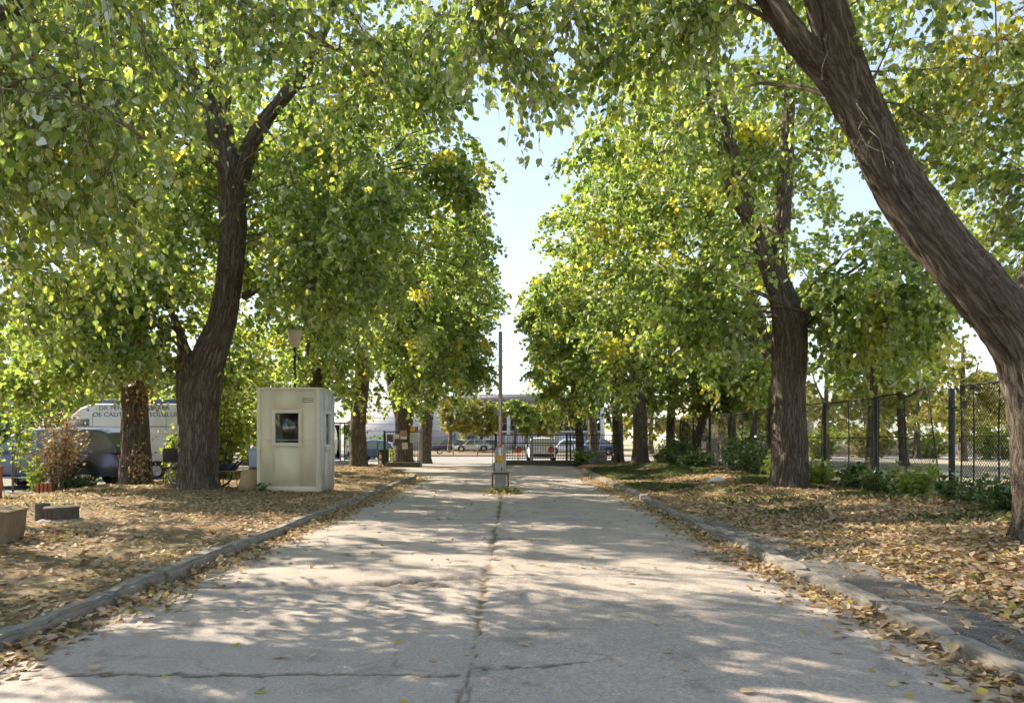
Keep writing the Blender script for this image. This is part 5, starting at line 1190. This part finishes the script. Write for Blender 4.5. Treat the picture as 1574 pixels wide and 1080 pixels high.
    if detail:
        for s in (-1, 1):
            b = MB(); b.box(((a0 + .05 - .5) * L, s * (w + .08), zbelt * 1.06), (.12, .18, .14), bev=.03); b.build('mirror', M[mat], r)
            for f in (mid - .045, a2 - .06):
                b = MB(); b.box(((f - .5) * L, s * (w + .012), zbelt * .9), (.2, .03, .035), bev=.01); b.build('door_handle', M['chrome'], r)
            for f in (a0 + .03, mid, a2 - .03):
                b = MB(); b.box(((f - .5) * L, s * (w - .004), zb + (zbelt - zb) * .48), (.012, .014, (zbelt - zb) * .8)); b.build('door_gap', M['black'], r)
            b = MB(); b.box((-.02 * L, s * (w + .05), zb - .02), (L * .42, .14, .05), bev=.015); b.build('running_board', M['silver'], r)
    for s in (-1, 1):
        b = MB(); b.box((-.475 * L, s * w * .68, zbelt * .74), (.1, .3, .12), rz=s * .25, bev=.03); b.build('headlight', M['lamp_white'], r)
        b = MB(); b.box((.487 * L, s * w * .74, zbelt * .82), (.08, .2, .26 if boxy else .14), rz=-s * .2, bev=.02); b.build('tail_light', M['lamp_red'], r)
    b = MB(); b.box((.497 * L, 0, zb + .2), (.06, W * .86, .2), bev=.03); b.build('rear_bumper', M[mat] if not boxy else M['black'], r)
    return r
car('parked_car', 'slate blue estate car parked side on at the left edge', (-14.2, 23.85, .05), 0, 4.85, 1.9, 1.85, 'suv', belt=.60, hood=.22, wind=(.22, .40, .86, .99), zb=.36, wr=.39, boxy=.5, mid=.505)
car('parked_car', 'dark blue saloon parked across the street left of the notice gate', ((586 - CX) * 54 / F, 54, 0), math.pi, 4.4, 1.75, 1.45, 'blue_car', wind=(.26, .40, .70, .86), detail=False)
car('parked_car', 'white estate car seen from behind through the iron gate', ((832 - CX) * 51.5 / F, 52.5, 0), -math.pi / 2, 4.3, 1.85, 1.62, 'white', belt=.58, wind=(.26, .42, .86, .99), boxy=1, detail=False)
for k, (px, Y, rz, mat, lab) in enumerate([(689, 92, .1, 'dark_car', 'dark parked car left of the pale trunked street tree'), (704, 95, .1, 'silver', 'grey parked car behind the pale trunked street tree'), (727, 88, .05, 'white', 'white parked car by the garage doors left of the boom'), (749, 90, 0, 'silver', 'pale parked car just left of the barrier boom'),
        (872, 72, 0, 'white', 'white car beyond the street right of the gate post'), (912, 70, .1, 'blue_car', 'blue car beyond the street at the right end of the iron fence')]):
    x = (px - CX) * Y / F; car('parked_car', lab, (x, Y, .3 if px > 1200 else .06), rz, 4.2, 1.7, 1.45, mat, wind=(.26, .40, .74, .92), detail=False, group='cars parked far off')

def van():
    L, W, H = 6.0, 2.0, 2.82; x1_ = (293 - CX) * 28.2 / F; r = thing('delivery_van', (x1_ - L / 2, 29.2, .02), 'tall white laboratory van with dark lettering behind the slate blue car', 'van')
    prof = [(-3.0, .35), (-3.0, .95), (-2.86, 1.12), (-2.25, 1.32), (-1.35, 2.42), (-1.05, 2.66), (-.6, H), (2.9, H), (3.0, H - .1), (3.0, .35)]
    w = W / 2; b = MB(); rings = []
    for y_, s in ((-w, .0), (-w, .06), (-w + .1, .0)): pass
    b.prism(prof, -w, w, 'XZ'); o = b.build('body', M['van'], r)
    m = o.modifiers.new('bevel', 'BEVEL'); m.width = .09; m.segments = 3; m.limit_method = 'ANGLE'
    b = MB(); b.prism([(-2.0, 1.42), (-1.30, 2.26), (-.72, 2.26), (-.72, 1.42)], -w - .006, -w + .02, 'XZ'); b.build('cab_window', M['car_glass'], r)
    b = MB(); b.add([(-2.2, -.85, 1.40), (-2.2, .85, 1.40), (-1.38, .80, 2.42), (-1.38, -.80, 2.42)], [[[0, 1, 2, 3]]]); o = b.build('windscreen', M['car_glass'], r); o.location = (-.03, 0, .03)
    for xx in (-.6, .75, 2.1): b = MB(); b.box((xx, -w - .002, 1.5), (.015, .012, 1.9)); b.build('panel_gap', M['fascia'], r)
    b = MB(); b.box((.9, -w - .006, 1.98), (3.9, .014, .03)); b.build('body_line', M['fascia'], r)
    b = MB(); b.box((.9, -w - .012, .62), (5.0, .03, .16), bev=.01); b.build('side_trim', M['black'], r)
    b = MB(); b.box((1.2, 0, H + .08), (3.2, 1.5, .18), bev=.03); b.build('roof_equipment', M['blue_car'], r)
    for xx in (-1.95, 1.75):
        for s in (-1, 1):
            wl_ = link('wheel', None, r); b = MB(); b.lathe([(.2, -.11), (.34, -.11), (.36, -.08), (.36, .08), (.34, .11), (.2, .11)], (xx, s * (w - .08), .36), 24, 'Y'); b.build('tyre', M['rubber'], wl_, smooth=True)
            b = MB(); b.lathe([(0, .03), (.2, .05), (.21, -.1), (0, -.1)], (xx, s * (w - .08), .36), 18, 'Y'); b.build('rim', M['silver'], wl_, smooth=True)
    b = MB(); b.box((-2.1, -w - .12, 1.55), (.12, .2, .3), bev=.03); b.build('mirror', M['black'], r)
    b = MB(); b.box((-2.96, 0, .62), (.12, 1.8, .3), bev=.04); b.build('front_bumper', M['black'], r)
    def text(s, xpx, ypx, h):
        cu = bpy.data.curves.new('lettering', 'FONT'); cu.body = s; cu.size = h; cu.extrude = .003
        o = bpy.data.objects.new('lettering_source', cu); COL.objects.link(o); bpy.context.view_layer.update()
        me = bpy.data.meshes.new_from_object(o.evaluated_get(bpy.context.evaluated_depsgraph_get())); COL.objects.unlink(o); bpy.data.objects.remove(o)
        me.materials.clear(); me.materials.append(M['ink'])
        p = at(xpx, ypx, 28.2); t = link('lettering', me, r, (p[0] - (x1_ - L / 2), -w - .006, p[2] - .02)); t.rotation_euler = (R(90), 0, 0); t.scale = (1.12, 1, 1)
    text('OR PENTRU', 151, 630, .23); text('IZAREA', 225, 630, .23); text('DE CALITATE', 143, 640, .23); text('SI SOLULUI', 219, 640, .23)
van()
b = MB(); x = (262 - CX) * 25 / F; b.box((0, 0, .55), (.55, .12, 1.1), taper=.8, bev=.1); tag(b.build('seat_cushion', M['wall_white'], None, (x, 25.6, .25), smooth=True), 'pale upholstered seat back standing between van and forked linden', 'seat')

# ------------------------------------------------------------------ wire fence on the right
def wire_fence():
    X = 9.2; r = thing('wire_fence', (X, 16.05, .2), 'rusty framed wire mesh fence with green posts along the right bank', 'fence'); zt, zb = 2.60, .34
    posts = [6.2, 9.5, 12.75, 16.05, 19.4, 22.6, 25.8, 29.0, 32.3, 35.7, 38.9, 42.0]; O = np.array([X, 16.05, .2])
    for k, y in enumerate(posts):
        b = MB(); h = 2.62 if k != 3 else 2.60; b.tube([(0, y - 16.05, -.3), (.02 * math.sin(k * 3), y - 16.05 + (.03 if k % 2 else -.02), h - .2)],   .062 if k == 3 else .045, 10); b.build('post', M['dark_green'], r, smooth=True)
        if k == 3: b = MB(); b.box((-.02, y - 16.05, 2.0), (.06, .34, .05)); b.build('bracket', M['dark_green'], r)
    for k in range(len(posts) - 1):
        ya, yb = posts[k] + .14, posts[k + 1] - .14
        if k == 2: yb = 15.72
        if k == 3: ya = 16.45
        sag = (lambda u: 0.0) if k != 3 else (lambda u: (.12 * math.exp(-((u - .42) / .16) ** 2) * -1 + .10 * (1 - u) - .0))
        lean = 0 if k != 3 else -.55                                           # the bent panel: its near bar leans over
        rng = random.Random(k); dz = [rng.uniform(-.03, .03) for _ in range(2)]; tx = rng.uniform(-.02, .02)
        def pt(u, v):
            z = zb + (zt + dz[0] * (1 - u) + dz[1] * u + sag(u) - zb) * v; yy = ya + (yb - ya) * u
            if k == 3: yy += .55 * (1 - u) ** 2 * v
            bulge = .05 * math.sin(u * 3.1 * 2 + k) * math.sin(v * 3.1)
            return np.array([X + tx + bulge * .6, yy, z]) - O
        n = 12
        for v, nm in ((1, 'top_rail'), (.55, 'middle_rail'), (0, 'bottom_rail')):
            b = MB(); b.tube([pt(u, v) for u in np.linspace(0, 1, n)], .020 if v == 1 else .011, 6); b.build(nm, M['wire'], r)
        for u in ((0, .5, 1) if k > 2 else (.0, .25, .55, .85, 1)):
            b = MB(); b.tube([pt(u, v) for v in np.linspace(0, 1, 6)], .017, 6); b.build('upright_bar', M['wire'], r)
        # the mesh itself: two sets of crossing wires
        W = yb - ya; Hh = zt - zb; sp = .085 if k < 6 else .13; P = []; rad = .0042 if k < 6 else .006; nseg = 5
        for sgn in (1, -1):
            c = -Hh
            while c < W + Hh:
                t0, t1 = (max(0, -c / 1), min(Hh, W - c)) if sgn > 0 else (max(0, c - W), min(Hh, c))
                if t1 - t0 > .06:
                    tt = np.linspace(t0, t1, nseg); P.append([pt((c + sgn * t) / W, t / Hh) + np.array([.004 * sgn, 0, 0]) for t in tt])
                c += sp
        V, Q = many_tubes(np.array(P), np.full(len(P), rad), 3, 1.0); link('wire_mesh', mesh_np('wire_mesh', V, [Q], M['wire']), r)
wire_fence()
b = MB(); b.box((0, 0, .62), (.62, .04, 1.25)); tag(b.build('concrete_slab', M['concrete'], None, ((1100 - CX) * 37 / F, 37.6, .3), .2), 'pale upright slab standing behind the fence left of the stout linden', 'slab')

# ------------------------------------------------------------------ iron gate leaves
def bars(r, x0, x1, z0, z1_, step, rail, mat='black'):
    n = int(round((x1 - x0) / step)); me = MB().box((0, 0, (z1_ - z0) / 2), (.024, .024, z1_ - z0)).mesh('bar', M[mat])
    for k in range(n + 1): link('bar', me, r, (x0 + k * (x1 - x0) / n, 0, z0))
    for z in rail: b = MB(); b.box(((x0 + x1) / 2, -.004, z), (x1 - x0, .05, .045)); b.build('rail', M[mat], r)
Yg = 45.0; m = Yg / F
xa = (768 - CX) * m; xe = (952 - CX) * m
r = thing('iron_gate', ((xa + xe) / 2, Yg, 0), 'black barred iron gate on a low dark plinth closing the right half of the drive', 'gate'); c = (xa + xe) / 2
bars(r, xa - c, xe - c, .3, 1.80, .15, (1.78, 1.30, .42), 'dark_green')
b = MB(); b.box((-.3, 0, .12), (xe - xa - .4, .3, .34), bev=.02); b.build('plinth', M['plinth'], r)
for px, w in ((818, .14), (871, .12), (876.5, .09), (951, .1)):
    b = MB(); b.box(((px - CX) * m - c, 0, .92), (w, w, 1.86), bev=.01); b.build('post', M['dark_green'] if px > 850 else M['grey_paint'], r)
b = MB(); b.box(((762 - CX) * m - c, .02, .93), (.14, .14, 1.85), bev=.01); b.build('post', M['black'], r)
b = MB(); b.tube([((757.5 - CX) * m - c, 0, -.02), ((757.5 - CX) * m - c, 0, 1.7)], .02, 6); b.build('stop_rod', M['rust'], r)
for px, lab in ((797, 'red disc marker on a post behind the gate left of the white car'), (847, 'red disc marker on a post behind the gate right of the white car')):
    x = (px - CX) * 48.5 / F; s = thing('red_marker', (x, 48.5, -.02), lab, 'marker'); b = MB(); b.lathe([(0, -.015), (.2, -.015), (.21, 0), (.2, .015), (0, .015)], (0, 0, .88), 24, 'Y'); b.build('disc', M['red'], s); b = MB(); b.tube([(0, .03, 0), (0, .03, .9)], .03, 8); b.build('post', M['red'], s)
Yg = 43.0; m = Yg / F; xa = (592 - CX) * m; xe = (646 - CX) * m; c = (xa + xe) / 2
r = thing('iron_gate', (c, Yg, 0), 'iron gate leaf hung with faded notice boards before the dark trunk', 'gate')
bars(r, xa - c, xe - c, .2, 1.95, .15, (1.93, .3), 'dark_green')
b = MB(); b.box((0, .02, .1), (xe - xa, .25, .28), bev=.02); b.build('plinth', M['plinth'], r)
b = MB(); b.box((xa - c - .03, 0, .98), (.12, .12, 2.0), bev=.01); b.build('post', M['dark_green'], r)
b = MB(); b.box((xe - c + .03, 0, 1.05), (.15, .15, 2.2), bev=.01); b.build('post', M['grey_paint'], r)
G = 'notices on the gate leaf'
for (p0, p1, q0, q1, mat, ry, lab) in [(595, 604, 667.5, 678.5, 'board_dark', 0, 'dull brown notice board at the left end of the gate leaf'), (606.5, 614, 667, 674, 'paper', .03, 'small beige notice left of the dark trunk'), (606, 615, 675, 685, 'board_dark', .25, 'dark tilted plate hanging under the small beige notice'),
        (615, 626, 661, 671, 'wood', 0, 'brown framed notice at the top of the gate leaf'), (616, 625.5, 671, 674.5, 'white', 0, 'white strip notice under the brown framed one'), (618, 627, 680, 690, 'paper', -.1, 'pale tilted sheet low on the gate leaf'), (630, 642.5, 664.5, 680, 'board_grey', 0, 'large grey cabinet notice at the right end of the gate leaf'), (631, 637, 655, 663, 'yellow', 0, 'small yellow sign above the grey cabinet notice'), (637.5, 643, 655, 664, 'brick', 0, 'small rust red sign beside the yellow sign')]:
    a = at(p0, q1, Yg); e = at(p1, q0, Yg); b = MB(); b.box((0, 0, 0), (e[0] - a[0], .03, e[2] - a[2]), bev=.004)
    o = b.build('notice_board', M[mat], None, ((a[0] + e[0]) / 2, Yg - .06 - (.02 if 'strip' in lab else 0), (a[2] + e[2]) / 2)); o.rotation_euler = (0, ry, 0); tag(o, lab, 'notice', G)
for px, lab in ((563, 'red and white striped post touching the upright linden'), (585, 'red and white striped post before the dark blue saloon')):
    x = (px - CX) * 41 / F; s = thing('striped_post', (x, 41, z1(x, 41) - .05), lab, 'post')
    for k in range(6): b = MB(); b.tube([(0, 0, k * .16), (0, 0, k * .16 + .159)], .055, 12); b.build('band', M['red'] if k % 2 else M['white'], s)
x = (592 - CX) * 46 / F; r = thing('waste_bin', (x - .1, 46, 0), 'dark green waste bin beside the notice covered gate leaf', 'bin'); b = MB(); b.box((0, 0, .42), (.55, .5, .84), taper=1.1, bev=.03); b.build('body', M['dark_green'], r); b = MB(); b.box((0, 0, .87), (.64, .58, .06), bev=.02); b.build('lid', M['black'], r)
# speckled concrete block on the right bank
x, y = (912 - CX) * 45 / F + .1, 44.6
bm = bmesh.new(); bmesh.ops.create_cube(bm, size=1); bmesh.ops.subdivide_edges(bm, edges=bm.edges[:], cuts=7, use_grid_fill=True)
for v in bm.verts:
    p = np.array(v.co); k = 1 + .25 * (noise3(p * 3 + 4, 6) - .5) + .3 * (noise3(p * 8, 7) - .5); v.co = Vector((p[0] * 1.15 * k, p[1] * .7 * k, (p[2] + .5) * .72 * k))
me = bpy.data.meshes.new('concrete_block'); bm.to_mesh(me); bm.free(); me.materials.append(M['concrete']); o = link('concrete_block', me, None, (x, y, z1(x, y) - .05), .1); tag(o, 'pitted pale concrete block on the right bank behind the gate end', 'block')
# glazed shelter seen between booth and the upright linden
Ys = 39.5; xs = (526 - CX) * Ys / F; r = thing('glass_shelter', (xs, Ys, .02), 'glazed shelter with dark frame seen between booth and upright linden', 'shelter')
for dx in (-.6, -.1, .12, .62): b = MB(); b.box((dx, 0, 1.15), (.07 if abs(dx) > .15 else .05, .07, 2.3)); b.build('frame_post', M['dark_green'], r)
b = MB(); b.box((0, 0, .2), (1.34, .12, .42), bev=.01); b.build('base_wall', M['blue_bin'], r); b = MB(); b.box((0, .4, 2.34), (1.5, 1.2, .08), bev=.01); b.build('roof', M['grey_paint'], r)
for dx in (-.35, .37): b = MB(); b.box((dx, 0, 1.35), (.42, .012, 1.8)); b.build('pane', M['glass'], r)

# ------------------------------------------------------------------ across the street
def building():
    Y = 102.0; m = Y / F; z = lambda py: CAM_H + (HY - py) * m; X = lambda px: (px - CX) * m
    r = thing('office_building', (X(800), Y, 0), 'grey two storey building with white columns behind the boom', 'building'); c = X(800)
    def bx(name, mat, x0, x1, z0, z1_, y0, y1, par=None): b = MB(); b.box(((x0 + x1) / 2 - c, (y0 + y1) / 2, (z0 + z1_) / 2), (x1 - x0, y1 - y0, z1_ - z0)); return b.build(name, M[mat], par or r)
    x0, x1 = X(706), X(930); bx('wall', 'fascia', x0, x1, 0, z(663), .3, 14); bx('upper_wall', 'fascia', x0, x1, z(663), z(617), .5, 14)
    bx('roof_fascia', 'fascia', X(700), x1 + .5, z(617), z(608), -.6, 14.5); bx('roof_edge', 'column', X(699), x1 + .8, z(608), z(605.5), -.8, 14.7)
    for k in range(6):
        a = X(714 + 36.0 * k); e = X(743 + 36.0 * k - 1); w = link('window', None, r); bx('pane', 'glass_dark', a, e, z(661), z(618), .38, .5, w)
        for q in (.33, .66): bx('mullion', 'fascia', a + (e - a) * q - .05, a + (e - a) * q + .05, z(661), z(618), .3, .4, w)
        bx('transom', 'fascia', a, e, z(640) - .06, z(640) + .06, .32, .39, w)
        bx('column', 'column', X(743 + 36 * k), X(748.5 + 36 * k), 0.05, z(617) - .01, 0, .5)
    bx('ledge', 'column', x0, x1, z(664), z(662), .05, .32)
    for k, (p, q) in enumerate(((720, 728), (734, 768), (775, 806), (812, 840), (850, 880))): bx('garage_door', 'glass_dark' if k == 0 else 'wall_white', X(p), X(q), 0.05, z(669), .2, .32)
    bx('end_pier', 'column', X(699), X(714), 0, z(617), -.1, .6)
    r2 = thing('blank_hall', (X(640), Y - 1, 0), 'pale blank walled hall left of the grey building', 'building'); c2 = X(640)
    def by(name, mat, x0, x1, z0, z1_, y0, y1): b = MB(); b.box(((x0 + x1) / 2 - c2, (y0 + y1) / 2, (z0 + z1_) / 2), (x1 - x0, y1 - y0, z1_ - z0)); b.build(name, M[mat], r2)
    by('wall', 'wall_white', X(560), X(698), 0, z(622), .5, 14); by('parapet', 'column', X(559), X(698.5), z(622), z(620), .3, 14)
    by('window', 'glass_dark', X(691), X(697.8), z(684), z(669), .3, .52)
    for k in range(1, 6): by('panel_joint', 'fascia', X(560), X(698), z(622 + k * 10) - .03, z(622 + k * 10) + .03, .47, .52)
    # leaping animal emblem, dark on the hall wall
    pts = np.array([(0, .35), (.18, .5), (.45, .55), (.7, .62), (.9, .78), (1.0, .7), (.92, .55), (1.02, .3), (1.12, .12), (1.02, .1), (.9, .28), (.74, .4), (.5, .38), (.34, .3), (.2, .1), (.1, .12), (.2, .32), (.1, .36)]) * [.75, .55]
    b = MB(); b.prism(pts, 0, .05, 'XZ'); b.build('emblem', M['ink'], r2, (X(688.5) - c2, .44, z(632.5)))
building()
# railing across the street
r = thing('street_railing', (0, 68.0, .06), 'low grey railing along the far side of the street', 'railing')
pm = MB().box((0, 0, .5), (.1, .1, 1.0)).mesh('post', M['grey_paint'])
for k in range(-12, 13): link('post', pm, r, (k * 2.15 - .9, 0, 0))
for z in (.42, .9): b = MB(); b.box((-.9, 0, z), (51.6, .04, .05)); b.build('rail', M['grey_paint'], r)
# motorcycle by the hall
x, y = (666 - CX) * 74 / F, 74.0; r = thing('motorcycle', (x, y, .06), 'dark motorcycle parked left of the cars beyond the street', 'motorcycle')
for dx in (-.62, .62): b = MB(); a = np.linspace(0, 2 * math.pi, 20); b.tube(np.stack([dx + np.cos(a) * .25, 0 * a, .3 + np.sin(a) * .25], -1), .055, 8, False); b.build('wheel', M['rubber'], r)
b = MB(); b.prism([(-.55, .5), (-.3, .9), (.0, .98), (.25, .8), (.75, .85), (.8, .72), (.3, .35), (-.2, .3)], -.13, .13, 'XZ'); b.build('body', M['dark_car'], r); b = MB(); b.tube([(-.62, 0, .3), (-.38, 0, 1.0)], .04, 8); b.tube([(-.36, -.33, 1.05), (-.38, .33, 1.05)], .02, 8); b.build('fork', M['chrome'], r)
# overhead cable
P_ = [(-40, 62, 7.6), (-12, 62, 6.0), (2, 62, 6.6), (30, 62, 8.2)]; b = MB(); b.tube(smooth_path(P_, 30), .014, 5); tag(b.build('overhead_cable', M['black']), 'thin overhead cable crossing the sky above the building', 'cable')
# low white wall and houses in the park
Y = 70; r = tag(MB().box((0, 0, .6), (26, .3, 1.2)).build('park_wall', M['pink_wall'], None, ((1400 - CX) * Y / F, Y, .1)), 'long low pale wall at the far side of the dry park', 'wall')
r = thing('apartment_house', ((1160 - CX) * 95 / F, 95, 0), 'pale pink house far behind the trunks beyond the wire fence', 'building'); b = MB(); b.box((0, 5, 4), (15, 9, 8)); b.build('wall', M['pink_wall'], r)
b = MB(); b.box((0, 5, 8.2), (15.6, 9.6, .4)); b.build('roof', M['fascia'], r)
for i in range(6):
    for j in range(2):
        b = MB(); b.box((-6 + i * 2.4, .48, 2 + j * 3.2), (1.2, .1, 1.5)); b.build('window', M['glass_dark'], r)
